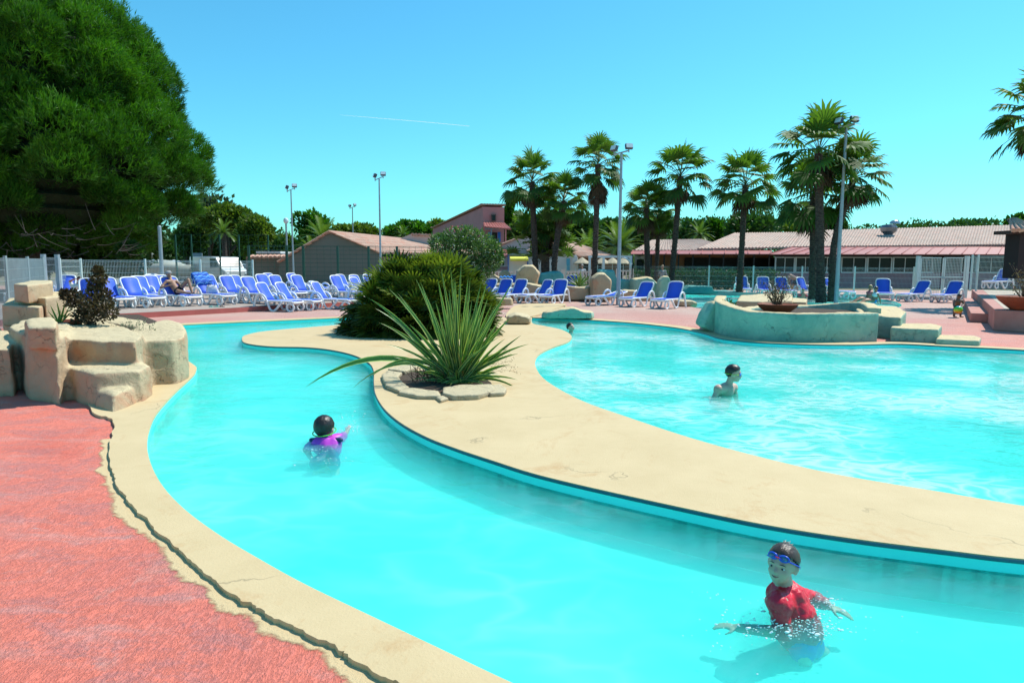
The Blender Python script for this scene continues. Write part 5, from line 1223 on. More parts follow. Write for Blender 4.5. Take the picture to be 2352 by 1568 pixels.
# --- spiky variegated plant
LEAFV, n, p, o_ = _mat('sword_leaf'); a = nd(n, 'ShaderNodeAttribute', attribute_name='tint'); a2 = nd(n, 'ShaderNodeAttribute', attribute_name='edge')
base = ramp(n, a.outputs['Fac'], [(0, (.022, .07, .016)), (.7, (.08, .19, .04)), (.93, (.13, .20, .05)), (1, (.28, .10, .04))])
col = mixc(n, ramp(n, a2.outputs['Fac'], [(.72, 0.0), (.80, 1.0)]), base, (.50, .56, .18)); n.links.new(col, p.inputs['Base Color']); p.inputs['Roughness'].default_value = .36; p.inputs['Specular IOR Level'].default_value = .5
t_ = nd(n, 'ShaderNodeBsdfTranslucent'); n.links.new(mixc(n, 1.0, col, (1.2, 1.5, .4), 'MULTIPLY'), t_.inputs[0]); ms = nd(n, 'ShaderNodeMixShader'); ms.inputs[0].default_value = .25
n.links.new(p.outputs[0], ms.inputs[1]); n.links.new(t_.outputs[0], ms.inputs[2]); n.links.new(ms.outputs[0], o_.inputs[0])
def swords(name, leaves, parent, mat=LEAFV):
    V = []; Fq = []; T = []; E = []
    for (P0, P1, sag, w, tint) in leaves:
        P0 = Vector(P0); P1 = Vector(P1); L = (P1 - P0).length; n = 12; m = P0.lerp(P1, .5) + Vector((0, 0, sag * L)); pts = []
        for i in range(n + 1):
            t = i / n; pts.append(P0 * (1 - t) ** 2 + m * 2 * t * (1 - t) + P1 * t * t)
        d0 = (P1 - P0).normalized(); face = Vector((random.gauss(0, .6), -1, .5)).normalized(); b0 = len(V)
        for i, q in enumerate(pts):
            t = i / n; d = (pts[min(n, i + 1)] - pts[max(0, i - 1)]).normalized(); s = d.cross(face).normalized(); up = s.cross(d).normalized()
            ww = w * (.55 + .45 * min(1, t * 3)) * max(.02, (1 - max(0, (t - .45) / .55) ** 1.5)) * .5
            V += [q + s * ww + up * ww * .45, q + s * ww * .72 + up * ww * .3, q, q - s * ww * .72 + up * ww * .3, q - s * ww + up * ww * .45]
        for i in range(n):
            for j in range(4):
                Fq.append((b0 + i * 5 + j, b0 + i * 5 + j + 1, b0 + i * 5 + j + 6, b0 + i * 5 + j + 5)); T.append(tint); E.append(1.0 if j in (0, 3) else 0.0)
    o = npmesh(name, [tuple(v) for v in V], Fq, mat, parent, T); at = o.data.attributes.new('edge', 'FLOAT', 'FACE'); at.data.foreach_set('value', np.array(E, np.float32)); return o
PC = G(1052, 878); g = thing('spiky_plant', 'large spiky plant with long yellow edged sword leaves on the island', 'plant', (PC.x, PC.y, 0))
L = []; Yc = PC.y
tips = [(1012, 613, .1), (1005, 640, 0), (1035, 615, -.1), (1060, 598, .1), (1046, 640, .2), (966, 648, -.1), (975, 670, .1), (955, 640, .1), (1080, 640, .1), (1075, 690, -.3), (1105, 650, .2), (1120, 690, 0), (1145, 690, .3), (1168, 668, .2), (1180, 645, .3), (1150, 700, -.1), (1166, 712, -.2), (1175, 728, 0), (1130, 730, -.4),
        (925, 700, 0), (893, 663, -.1), (912, 672, .2), (845, 684, -.1), (862, 708, -.1), (870, 740, -.2), (885, 790, -.4), (1110, 762, -.5), (1150, 760, -.3), (1160, 778, -.4), (1215, 790, -.1), (1190, 812, -.3), (1165, 800, -.4), (1172, 838, -.5), (1205, 905, -.3), (1150, 870, -.5), (1000, 690, -.3), (1030, 700, -.5), (985, 720, -.4), (940, 745, -.4), (1060, 720, -.5), (1090, 730, -.5), (905, 820, -.5), (960, 860, -.7), (1100, 700, .3), (1020, 660, .3)]
for (u, v, dy) in tips:
    tp = A(u, v, Yc + dy * 1.0); b0 = Vector((PC.x + (u - 1052) * .0006 + random.uniform(-.06, .06), Yc + random.uniform(-.12, .12), .0)); out = abs(u - 1052) / 160
    sag = .05 + .10 * min(1.4, out); L.append((b0, tp, sag * (1 if tp.z > .3 else 1.8), random.uniform(.034, .058), random.uniform(.0, .85)))
for k in range(42):
    u = random.gauss(1062, 50); v = random.uniform(625, 760) + abs(u - 1060) * .5; tp = A(u, v, Yc + random.uniform(-.35, .35)); L.append((Vector((PC.x + (u - 1052) * .0007, Yc + random.uniform(-.12, .12), 0)), tp, .05, random.uniform(.035, .06), random.uniform(0, .8)))
tp = A(703, 888, Yc - .55); L.append(((PC.x - .1, Yc, .05), tp, .34, .085, .7)); tp = A(808, 893, Yc - .5); L.append(((PC.x - .1, Yc - .1, .05), tp, .42, .04, .5)); tp = A(848, 868, Yc - .4); L.append(((PC.x - .1, Yc - .05, .05), tp, .45, .06, .75))
for k in range(135):
    a = random.uniform(0, 6.283); el = R(random.uniform(8, 80)); Ln = random.uniform(.35, 1.0) * (1.1 if el > .8 else .75); d = Vector((math.cos(a) * math.cos(el), math.sin(a) * math.cos(el) * .8, math.sin(el)))
    b0 = Vector((PC.x + random.uniform(-.16, .16), Yc + random.uniform(-.14, .14), 0)); tp = b0 + d * Ln; tp.z = max(.04, tp.z - (.3 if el < .7 else .1) * Ln)
    L.append((b0, tp, .16 if el < .9 else .04, random.uniform(.025, .05), random.choice((.1, .3, .5, .7, .6, .4, .97 if random.random() < .4 else .5))))
swords('leaves', L, g)
b = MB()
for k in range(60):
    a = random.uniform(0, 6.283); q = Vector((PC.x - .33 + random.gauss(0, .12), Yc - .05 + random.gauss(0, .08), .02)); b.tube([q, q + Vector((random.gauss(0, .1), random.gauss(0, .1), random.uniform(.1, .3)))], [.006, .003], 3)
b.build('dry_stalks', pm('dry_stalk', (.16, .08, .05), (.07, .03, .02), 5, .9), g)
b = MB()
for k in range(5):
    s = A(1120, 860, Yc - .1); e = A(1165 + k * 6, 800 + k * 14, Yc - .2); P = catmull([s, s.lerp(e, .5) + Vector((0, 0, .05)), e], 4); b.tube(P, .002, 3)
    for q in P[2:]:
        for j in range(3): b.ell(q + Vector((random.gauss(0, .02), random.gauss(0, .02), random.gauss(0, .02))), .005, 5, 4)
b.build('seed_stalks', pm('seed_stalk', (.2, .15, .07), None, 5, .9), g)
# stones around it
g = thing('stone_border', 'low ring of pale stones around the spiky plant', 'stone border', G(1000, 900))
def stone(pts, h, par, vox=.015):
    P = DP(pts, 0); b = MB(); b.prism(P, -.01, h); return rough_up(b.build('stone', ROCK2, par), vox, .02, .12, 6)
ROCK2 = rock_mat('border_stone', (.46, .38, .25), (.42, .34, .23), (.42, .30, .18), (.54, .45, .28))
stone([(876, 868), (890, 858), (925, 862), (915, 872), (925, 885), (940, 897), (915, 905), (885, 893)], .055, g)
stone([(925, 897), (960, 900), (1008, 905), (1015, 918), (960, 917), (915, 908)], .05, g)
stone([(1018, 900), (1060, 893), (1130, 893), (1138, 905), (1100, 918), (1040, 920), (1016, 913)], .065, g)
stone([(1110, 893), (1150, 890), (1165, 900), (1158, 910), (1125, 912)], .05, g)
stone([(1000, 917), (1018, 913), (1030, 920), (1012, 926)], .04, g)
stone([(890, 856), (930, 845), (960, 850), (930, 862)], .06, g)
tag(MB().sheet(catmull(DP([(905, 872), (940, 855), (1010, 850), (1090, 862), (1130, 885), (1060, 900), (960, 900)]), 4, True), .008).build('planting_soil', SOIL), kind='structure')
# --- oleander
Y = 27.0; g = thing('oleander_bush', 'tall rounded oleander with pale flowers and a few pink ones behind the palm shrub', 'bush', A(1075, 640, Y))
lob = [(tuple(A(u, v, Y + dy)), r) for u, v, r, dy in ((1020, 575, .52, 0), (1045, 550, .45, .2), (1075, 548, .42, 0), (1100, 562, .5, -.2), (1125, 575, .42, 0), (1135, 592, .35, .1), (1085, 590, .6, -.1), (1040, 600, .5, 0), (1120, 605, .4, 0), (1010, 560, .36, .2), (1060, 570, .55, -.2), (1060, 615, .5, .1), (1100, 622, .45, .1))]
leafcloud('leaves', lob, 900, .15, leafm('oleander_leaves', (.04, .10, .03), (.15, .26, .09), .3, .45), g, up=.4, aspect=.28, inner=.5)
P = []; 
for (c, r) in lob: d = rdir(60); d[:, 1] = -np.abs(d[:, 1]); P.append(np.array(c) + d * r * 1.02)
P = np.concatenate(P); tag(blades('white_flowers', P, rdir(len(P)), .06, .055, leafm('white_petals', (.6, .62, .55), (.75, .75, .68), .3, .6), g, RS.rand(len(P))), kind='stuff')
P = np.concatenate([np.array(tuple(A(u, v, Y - .2))) + RS.normal(size=(26, 3)) * np.array([.16, .1, .1]) for u, v in ((1068, 532), (1046, 528), (1086, 540))]); blades('pink_flowers', P, rdir(len(P)), .075, .06, leafm('pink_petals', (.5, .10, .25), (.55, .15, .3), .3, .6), g, RS.rand(len(P)))
b = MB(); 
for k in range(7): q = A(1070 + random.uniform(-14, 14), 640, Y); b.tube([(q.x, Y, -.05), tuple(A(1075 + random.uniform(-35, 35), 585, Y))], [.05, .02], 6)
b.build('stems', WOODD, g)
# --- plants in the left planter
g = thing('flower_pot', 'brown clay pot in the left rock planter', 'pot', G(135, 770, .45)); q = G(138, 778, .45); g.location = q
b = MB(); b.lathe([(.16, 0), (.28, .2), (.31, .27), (.28, .27), (.25, .22)], q, 20); b.build('bowl', TERRA, g)
g = thing('red_leaved_shrub', 'brown red leaved shrub growing in the left rock planter', 'shrub', q)
S0 = A(205, 745, q.y); lob = [(tuple(A(u, v, q.y + dy)), r) for u, v, r, dy in ((208, 725, .18, 0), (178, 700, .17, 0), (230, 700, .17, .1), (222, 668, .12, 0), (228, 640, .09, 0), (225, 622, .05, 0), (205, 690, .16, -.1), (250, 715, .12, 0), (170, 685, .11, 0), (240, 682, .12, .1), (218, 650, .11, 0), (190, 735, .16, 0), (150, 676, .07, 0))]
leafcloud('leaves', lob, 330, .05, leafm('red_brown_leaves', (.035, .022, .012), (.13, .10, .05), .15, .5), g, up=.3, aspect=.6, inner=.2)
b = MB()
for (c, r) in lob: b.tube([tuple(S0), tuple(Vector(S0).lerp(Vector(c), .6) + Vector((.02, 0, 0))), c], [.014, .009, .004], 4)
b.build('stems', WOODD, g)
g = thing('small_spiky_plant', 'small spiky plant with dark striped leaves in the clay pot of the left planter', 'plant', q); L = []
for u, v in ((115, 700), (130, 690), (108, 712), (150, 695), (162, 700), (120, 722), (140, 710), (168, 715), (155, 722), (176, 700), (135, 730)):
    L.append((q + Vector((random.uniform(-.05, .05), 0, .2)), A(u, v, q.y - .05), .08, .03, random.uniform(.1, .6)))
swords('leaves', L, g)
g = thing('grey_seedling', 'thin grey green seedlings on the left planter soil', 'plant', G(315, 765, .45)); q2 = G(300, 770, .5); b = MB()
for k in range(26):
    s = q2 + Vector((random.gauss(.05, .18), random.gauss(0, .08), 0)); e = s + Vector((random.gauss(0, .06), random.gauss(0, .05), random.uniform(.1, .26))); b.tube([s, e], [.004, .002], 3)
    for j in range(3): b.ell(s.lerp(e, random.uniform(.5, 1)) + Vector((random.gauss(0, .015), 0, 0)), (.008, .008, .012), 5, 4)
b.build('stems', pm('grey_stem', (.22, .26, .15), (.3, .3, .2), 5, .9), g)
# --- plants on the right
def potplant(label, u, v, z, rad, hgt, u2=None, tall=.8):
    q = G(u, v, z) if not isinstance(u, Vector) else Vector((u.x, u.y, z)); g = thing('flower_pot', 'wide terracotta bowl ' + label, 'pot', q)
    b = MB(); b.lathe([(rad * .45, 0), (rad * .9, hgt * .7), (rad, hgt), (rad * .95, hgt * 1.02), (rad * .8, hgt * .8)], q, 26); b.build('bowl', TERRA, g)
    g2 = thing('dry_shrub', 'dry twiggy shrub in the terracotta bowl ' + label, 'shrub', q + Vector((0, 0, hgt * .8))); b = MB(); P = []
    for k in range(46):
        d = Vector((random.gauss(0, .5), random.gauss(0, .4), 1)).normalized(); s = q + Vector((random.gauss(0, .05), 0, hgt * .8)); L_ = random.uniform(.3, 1) * tall; m_ = s + d * L_ * .5; e = m_ + (d + Vector((random.gauss(0, .3), random.gauss(0, .3), random.gauss(0, .2)))) * L_ * .5; b.tube([s, m_, e], [.009, .006, .003], 3)
        for j in range(9): P.append(tuple(m_.lerp(e, random.random()) + Vector((random.gauss(0, .04), random.gauss(0, .04), random.gauss(0, .04)))))
    b.build('twigs', pm('dry_twig', (.16, .12, .08), (.10, .07, .05), 6, .9), g2); P = np.array(P); blades('leaves', P, rdir(len(P)), .05, .03, leafm('dry_leaves', (.10, .07, .04), (.22, .18, .10), .2, .7), g2, RS.rand(len(P)))
PQ = A(1786, 700, 16.3); potplant('in the teal rock planter', PQ, 0, .42, .47, .25, tall=.8)
potplant('on the raised platform at the right edge', 2352, 712, .504, .62, .34, tall=1.0)
g = thing('small_green_plant', 'small green weed at the left end of the teal planter', 'plant', G(1660, 760, .4)); q = A(1671, 697, 16.2); leafcloud('leaves', [(tuple(q), .12), (tuple(q + Vector((.12, 0, -.05))), .08)], 60, .05, BROAD, g)
g = thing('spiky_rock_plant', 'spiky plant growing on the long sandy planter wall', 'plant', A(1330, 660, 29.8)); L = []
for k in range(34):
    a = random.uniform(-1.45, 1.45); s = A(1330, 658, 29.8); d = Vector((math.sin(a), random.uniform(-.4, .4), math.cos(a) * .9)); L.append((s, s + d * random.uniform(.45, .8), .1, .05, random.uniform(.2, .8)))
L.append((A(1330, 658, 29.8), A(1334, 617, 29.8), 0, .06, .5)); swords('leaves', L, g)
# ================================================================ PEOPLE
def skinm(name, c, rough=.5):
    m, n, p, o = _mat(name); f = noise(n, 9, 4, .6); n.links.new(ramp(n, f, [(.3, c), (.7, tuple(x * .88 for x in c))]), p.inputs['Base Color'])
    p.inputs['Roughness'].default_value = rough; p.inputs['Subsurface Weight'].default_value = .12; p.inputs['Subsurface Radius'].default_value = (.02, .008, .004); p.inputs['Subsurface Scale'].default_value = .5
    return m
SK1 = skinm('skin_fair', (.58, .36, .27)); SK2 = skinm('skin_tan', (.34, .18, .11)); SK3 = skinm('skin_brown', (.20, .10, .06))
def hairm(name, c):
    m, n, p, o = _mat(name); f = noise(n, 60, 4, .6, sc=(1, 1, .25)); n.links.new(ramp(n, f, [(.3, tuple(x * .6 for x in c)), (.7, tuple(x * 1.5 for x in c))]), p.inputs['Base Color']); p.inputs['Roughness'].default_value = .38; bump(n, f, .8, .006, p); return m
HAIRD = hairm('hair_dark', (.018, .012, .009)); HAIRB = hairm('hair_blond', (.35, .25, .12)); HAIRN = hairm('hair_brown', (.05, .03, .02))
EYEW = pm('eye_white', (.7, .7, .68), None, 3, .2); IRIS = pm('iris', (.02, .015, .012), None, 3, .15); LIP = pm('lips', (.42, .16, .14), None, 3, .4)
class Head:
    def __init__(s, c, f, up=(0, 0, 1), k=1.0):
        f = Vector(f).normalized(); up = Vector(up); x = f.cross(up).normalized(); z = x.cross(f).normalized()
        s.R = Matrix((x, f, z)).transposed(); s.c = Vector(c); s.k = k
    def __call__(s, x, y, z): return s.c + s.R @ (Vector((x, y, z)) * s.k)
    def skull(s, mb, detail=True):
        k = s.k; E = lambda p, r: mb.ell(s(*p), tuple(q * k for q in r), 20, 14, rot=s.R)
        E((0, -.008, .03), (.073, .088, .083)); E((0, .028, -.022), (.057, .057, .068)); E((0, .048, -.072), (.026, .026, .022)); E((0, .012, -.055), (.050, .050, .034))
        mb.cap_(s(0, .076, .010), s(0, .094, -.018), .007 * k, .0115 * k); E((.032, .055, -.02), (.022, .024, .02)); E((-.032, .055, -.02), (.022, .024, .02))
        E((0, .074, .024), (.045, .012, .010)); E((0, .080, -.044), (.017, .009, .011))
        for q in (-1, 1): E((q * .074, -.006, -.004), (.009, .019, .027)); E((q * .082, -.014, .004), (.007, .013, .018))
    def face(s, par, col=None):
        k = s.k
        for q in (-1, 1):
            e = MB().ell(s(q * .030, .0695, .005), tuple(v * k for v in (.0115, .008, .0052)), 12, 8, rot=s.R).build('eye', EYEW, par, smooth=True)
            MB().ell(s(q * .030, .0765, .005), tuple(v * k for v in (.0062, .004, .0050)), 10, 6, rot=s.R).build('iris', IRIS, e)
            MB().tube([s(q * .015, .084, .026), s(q * .031, .082, .029), s(q * .046, .072, .023)], [.0018 * k, .0026 * k, .0012 * k], 5).build('eyebrow', HAIRN, par)
        MB().tube([s(-.019, .080, -.0405), s(-.009, .0885, -.0445), s(0, .090, -.0455), s(.009, .0885, -.0445), s(.019, .080, -.0405)], [.0012 * k, .003 * k, .0038 * k, .003 * k, .0012 * k], 6).build('lips', LIP, par, smooth=True)
    def hair(s, par, mat, a=-.0075, b=.69, ext=0, disp=.010, long=0):
        k = s.k; Ri = s.R.inverted()
        def keep(p): q = Ri @ p / k; return q.z > a + b * q.y - ext * (1 if q.y < 0 else 0)
        o = MB().ell(s(0, -.010, .034), tuple(v * k for v in (.080, .095, .090)), 40, 28, rot=s.R, keep=keep).build('hair', mat, par, smooth=True)
        m = o.modifiers.new('s', 'SOLIDIFY'); m.thickness = .010 * k; m.offset = -.5
        t = bpy.data.textures.new('strands', 'CLOUDS'); t.noise_scale = .02; m = o.modifiers.new('d', 'DISPLACE'); m.texture = t; m.strength = disp; m.texture_coords = 'GLOBAL'
        return o
def hand(mb, w, d, nrm, k=1.0, curl=.35, side=1):
    d = Vector(d).normalized(); nrm = Vector(nrm); nrm = (nrm - d * nrm.dot(d)).normalized(); x = d.cross(nrm).normalized() * side; w = Vector(w)
    m = Matrix((x, d, nrm)).transposed(); mb.ell(w + d * .045 * k, (.036 * k, .046 * k, .014 * k), 12, 8, rot=m)
    for i, (o, L) in enumerate(((-.027, .062), (-.009, .072), (.009, .068), (.027, .052))):
        p = w + d * .078 * k + x * o * k; c = curl * (1 + .12 * i); d1 = (d * math.cos(c) - nrm * math.sin(c) + x * o * 3).normalized(); q = p + d1 * L * .5 * k; d2 = (d * math.cos(c * 2) - nrm * math.sin(c * 2)).normalized()
        mb.cap_(p, q, .0085 * k, .0078 * k); mb.cap_(q, q + d2 * L * .45 * k, .0075 * k, .0065 * k)
    p = w + d * .02 * k - x * .03 * k; q = p + (d * .6 - x * .8 - nrm * .2) * .035 * k; mb.cap_(p, q, .011 * k, .0095 * k); mb.cap_(q, q + (d * .9 - x * .3 - nrm * .3) * .03 * k, .009 * k, .0075 * k)
def chain(mb, pts):      # pts: [(Vector, radius), ...]
    for (a, ra), (b, rb) in zip(pts, pts[1:]): mb.cap_(a, b, ra, rb)
def finish(mb, name, mat, par, vox, sm=5, disp=0, ts=.05):
    o = mb.build(name, mat, par); return rough_up(o, vox, disp, ts, sm)
def goggle(H, par, z, col_strap, col_frame, lens_c, yo=.0, tilt=0.0, bridge=None):
    k = H.k; sm = pm('goggle_strap', col_strap, None, 3, .4); fm = pm('goggle_frame', col_frame, None, 3, .3)
    t = thing('swim_goggles', par[1], 'goggles', H.c, group=None)
    P = []
    for a in np.linspace(0, 2 * math.pi, 29)[:-1]: P.append(H(.084 * math.sin(a), -.010 + .1 * math.cos(a), z - tilt * (1 - math.cos(a)) * .5))
    MB().tube(P, .0055 * k, 6, closed=True, flat=.5).build('strap', sm, t, smooth=True)
    for q in (-1, 1):
        c = H(q * .031, .080 + yo, z); e = []
        for a in np.linspace(0, 2 * math.pi, 21)[:-1]: e.append(H(q * (.031 + .024 * math.cos(a)), .084 + yo - .010 * (.5 + .5 * math.cos(a)), z + .015 * math.sin(a)))
        f = MB().tube(e, .0058 * k, 6, closed=True).build('frame', fm, t, smooth=True)
        lm, n, p, o = _mat('goggle_lens'); p.inputs['Base Color'].default_value = c4(lens_c); p.inputs['Roughness'].default_value = .08; p.inputs['Coat Weight'].default_value = 1
        MB().ell(H(q * .031, .082 + yo, z), tuple(v * k for v in (.021, .006, .013)), 14, 8, rot=H.R).build('lens', lm, f, smooth=True)
    MB().tube([H(-.010, .094 + yo, z), H(0, .098 + yo, z + .002), H(.010, .094 + yo, z)], .0035 * k, 6).build('bridge', pm('goggle_bridge', bridge or col_frame, None, 3, .4), t)
    return t
# --- the boy in the red top
w0 = G(1800, 1404, -.09); Y0 = w0.y
K = lambda u, v, dy=0.0: A(u, v, Y0 + dy)
g = thing('person', 'boy in a red long sleeved swim top with blue goggles pushed up on his forehead', 'person', w0)
H = Head(K(1797, 1299, .02), (-.68, -.70, .14), (.06, .0, 1), .90)
b = MB(); H.skull(b)
nk0 = H(0, -.025, -.06); ch = K(1806, 1374, .04); sR = K(1788, 1384, -.06); sL = K(1830, 1368, .12); hip = K(1838, 1452, .02) ; hip.z = -.22
b.cap_(nk0, ch, .042, .052); b.cap_(ch, hip, .088, .095); b.cap_(sR, sL, .055, .052)
elR = K(1812, 1440, -.10); wrR = K(1690, 1440, -.12); haR = K(1664, 1434, -.12)
for q_, z in ((elR, -.16), (wrR, -.17), (haR, -.17)): q_.z = z
elR = K(1800, 1452, -.08); elR.z = max(elR.z, -.24); wrR = G(1694, 1441, -.17); haD = (G(1630, 1430, -.17) - wrR)
chain(b, [(sR, .044), (elR, .034), (wrR, .022)]); hand(b, wrR, haD, (0, 0, 1), .85, .25, 1)
elL = K(1876, 1376, .26); wrL = G(1905, 1392, -.14); chain(b, [(sL, .042), (elL, .033), (wrL, .022)]); hand(b, wrL, G(1930, 1402, -.15) - wrL, (0, 0, 1), .85, .2, -1)
kn1 = G(1845, 1500, -.27); ft1 = G(1850, 1525, -.33); kn2 = G(1868, 1488, -.29); ft2 = G(1895, 1500, -.34)
chain(b, [(hip, .075), (kn1, .05), (ft1, .032)]); chain(b, [(hip, .075), (kn2, .05), (ft2, .032)])
finish(b, 'body', SK1, g, .0075, 5)
RED = pm('red_swim_top', (.78, .008, .03), (.66, .006, .025), 12, .38, .5, 22, .02, spec=.6)
b = MB(); b.cap_(nk0.lerp(ch, .55), ch, .046, .075); b.cap_(ch, ch.lerp(hip, .5), .098, .108); b.cap_(ch.lerp(hip, .5), ch.lerp(hip, .92), .112, .114); b.cap_(sR, sL, .062, .060); chain(b, [(sR, .055), (elR, .043), (elR.lerp(wrR, .08), .040)]); chain(b, [(sL, .050), (elL, .041), (elL.lerp(wrL, .55), .033)])
finish(b, 'swim_top', RED, g, .008, 4, .026, .045)
b = MB(); b.cap_(ch.lerp(hip, .95), hip, .104, .106); chain(b, [(hip, .086), (hip.lerp(kn1, .8), .068)]); chain(b, [(hip, .086), (hip.lerp(kn2, .8), .068)]); finish(b, 'swim_shorts', pm('blue_shorts', (.003, .05, .48), None, 5, .6), g, .01, 5)
H.face(g); H.hair(g, HAIRN, a=-.002, b=.62)
b = MB()
for k in range(12):
    s = H(random.uniform(.0, .04), random.uniform(-.09, -.05), .108); b.tube([s, s + H.R @ Vector((random.gauss(0, .012), -.02, random.uniform(-.004, .012)))], [.003, .001], 3)
b.build('hair_tuft', HAIRN, g)
goggle(H, (None, 'blue swim goggles with a red nose piece on the forehead of the boy in red'), .062, (.01, .05, .50), (.02, .10, .62), (.02, .12, .20), yo=-.004, tilt=.075, bridge=(.6, .02, .05))
# --- swimmer in a pink top seen from behind
w1 = G(748, 1015, -.09); g = thing('person', 'dark haired swimmer in a pink and navy swim top seen from behind', 'person', w1)
Yb = w1.y; hc = A(746, 985, Yb + .06); H = Head(hc, (.25, .95, .15), (0, 0, 1), 1.14); b = MB(); H.skull(b)
c_ = Vector((w1.x, w1.y, -.115)); hp = G(758, 1046, -.20); sl_ = G(716, 1022, -.14); sr_ = G(783, 1006, -.14)
b.cap_(H(0, -.02, -.06), c_, .045, .06); b.cap_(c_, hp, .085, .08); b.cap_(sl_.lerp(c_, .25), sr_.lerp(c_, .25), .055, .055)
e1 = G(702, 1032, -.19); h1 = G(722, 1062, -.27); chain(b, [(sl_, .042), (e1, .032), (h1, .022)]); hand(b, h1, (0, 1, 0), (0, 0, 1), .8)
e2 = G(792, 998, -.15); h2 = G(800, 985, -.11); chain(b, [(sr_, .042), (e2, .03), (h2, .022)]); hand(b, h2, (0, 1, .3), (0, 0, 1), .8)
for dx in (-.08, .09):
    k_ = hp + Vector((dx, -.16, -.12)); chain(b, [(hp, .07), (k_, .045), (k_ + Vector((dx * .3, -.10, -.06)), .026)])
finish(b, 'body', SK1, g, .011, 4)
PINKT = pm('pink_swim_top', (.62, .06, .55), (.52, .05, .50), 9, .45); NAVY = pm('navy_fabric', (.012, .03, .10), None, 9, .5)
b = MB(); b.cap_(c_, c_.lerp(hp, .55), .10, .095); b.cap_(c_ + Vector((-.06, 0, 0)), c_.lerp(hp, .5) + Vector((-.03, 0, 0)), .085, .08); b.cap_(c_ + Vector((.07, 0, 0)), c_.lerp(hp, .5) + Vector((.05, 0, 0)), .085, .08); b.cap_(sl_.lerp(c_, .2), sr_.lerp(c_, .2), .064, .064); chain(b, [(sl_, .05), (e1.lerp(sl_, .4), .044)]); chain(b, [(sr_, .05), (e2.lerp(sr_, .3), .044)]); finish(b, 'swim_top', PINKT, g, .012, 4, .01)
b = MB(); b.cap_(H(0, -.05, -.085), c_ + Vector((0, -.02, .085)), .032, .035); b.cap_(c_ + Vector((-.13, -.02, .05)), c_ + Vector((.15, -.02, .052)), .024, .024); finish(b, 'wet_hair_and_neck_trim', NAVY, g, .01, 3)
b = MB(); b.cap_(c_.lerp(hp, .62), hp, .094, .086); chain(b, [(hp, .08), (hp + Vector((.09, -.2, -.02)), .06)]); chain(b, [(hp, .08), (hp + Vector((-.08, -.2, -.02)), .06)]); finish(b, 'swim_shorts', pm('navy_shorts', (.012, .05, .22), None, 9, .5), g, .012, 4)
H.hair(g, HAIRD, a=-.03, b=.3, ext=.06)
t = thing('goggle_strap', 'thin green goggle strap around the black hair of the swimmer in pink', 'strap', hc)
MB().tube([H(.092 * math.sin(a), -.010 + .107 * math.cos(a), -.018) for a in np.linspace(0, 6.283, 25)[:-1]], .0055, 6, closed=True).build('strap', pm('green_rubber', (.12, .55, .05), None, 3, .4), t)
# --- boy with goggles
w2 = G(1668, 905, -.09); Yb = w2.y; g = thing('person', 'bare chested boy with blue goggles in profile in the large pool', 'person', w2)
hc = A(1685, 859, Yb); H = Head(hc, (.93, -.32, -.05), (0, 0, 1), 1.06); b = MB(); H.skull(b)
ct = A(1668, 896, Yb + .03); b.cap_(H(0, -.03, -.06), ct + Vector((.02, 0, .03)), .042, .055); s1 = A(1650, 894, Yb - .10); s2 = A(1684, 890, Yb + .12)
lo = Vector((ct.x - .06, Yb + .06, -.30)); b.cap_(ct, lo, .108, .10); b.cap_(s1, s2, .066, .066)
e1 = Vector((s1.x - .10, s1.y - .06, -.17)); h1 = G(1630, 912, -.17); chain(b, [(s1, .042), (e1, .032), (h1, .022)]); hand(b, h1, (-1, .2, 0), (0, 0, 1), .85)
e2 = Vector((s2.x + .06, s2.y, -.22)); h2 = Vector((s2.x + .14, s2.y - .12, -.33)); chain(b, [(s2, .042), (e2, .032), (h2, .022)]); hand(b, h2, (1, 0, 0), (0, 0, 1), .85, side=-1)
chain(b, [(lo, .08), (lo + Vector((.10, .3, -.04)), .055), (lo + Vector((-.1, .4, -.05)), .035)]); finish(b, 'body', SK1, g, .011, 4)
H.face(g); H.hair(g, HAIRD, a=-.006, b=.55, ext=.03); b = MB(); b.cap_(lo.lerp(ct, .1), lo + Vector((.02, .12, 0)), .097, .085); finish(b, 'swim_shorts', NAVY, g, .014, 3)
goggle(H, (None, 'blue goggles with a yellow green strap worn by the boy in the large pool'), .006, (.40, .75, .03), (.04, .22, .85), (.02, .15, .55), yo=.002)
# --- swimming head
w3 = G(1310, 763, -.09); g = thing('person', 'swimmer with short dark hair, head just above water beside the island tip', 'person', w3)
H = Head(A(1311, 752, w3.y), (.72, -.5, .4), (-.2, 0, 1), 1.0); b = MB(); H.skull(b); b.cap_(H(0, -.02, -.06), Vector((w3.x + .02, w3.y + .08, -.2)), .045, .07); b.cap_(Vector((w3.x - .12, w3.y + .08, -.2)), Vector((w3.x + .22, w3.y + .08, -.2)), .07, .06)
b.cap_(Vector((w3.x, w3.y + .1, -.2)), Vector((w3.x + .05, w3.y + .5, -.27)), .08, .08); b.cap_(Vector((w3.x + .2, w3.y + .05, -.17)), Vector((w3.x + .48, w3.y - .1, -.15)), .04, .025)
finish(b, 'body', SK1, g, .014, 3); H.face(g); H.hair(g, HAIRD, a=-.006, b=.55)
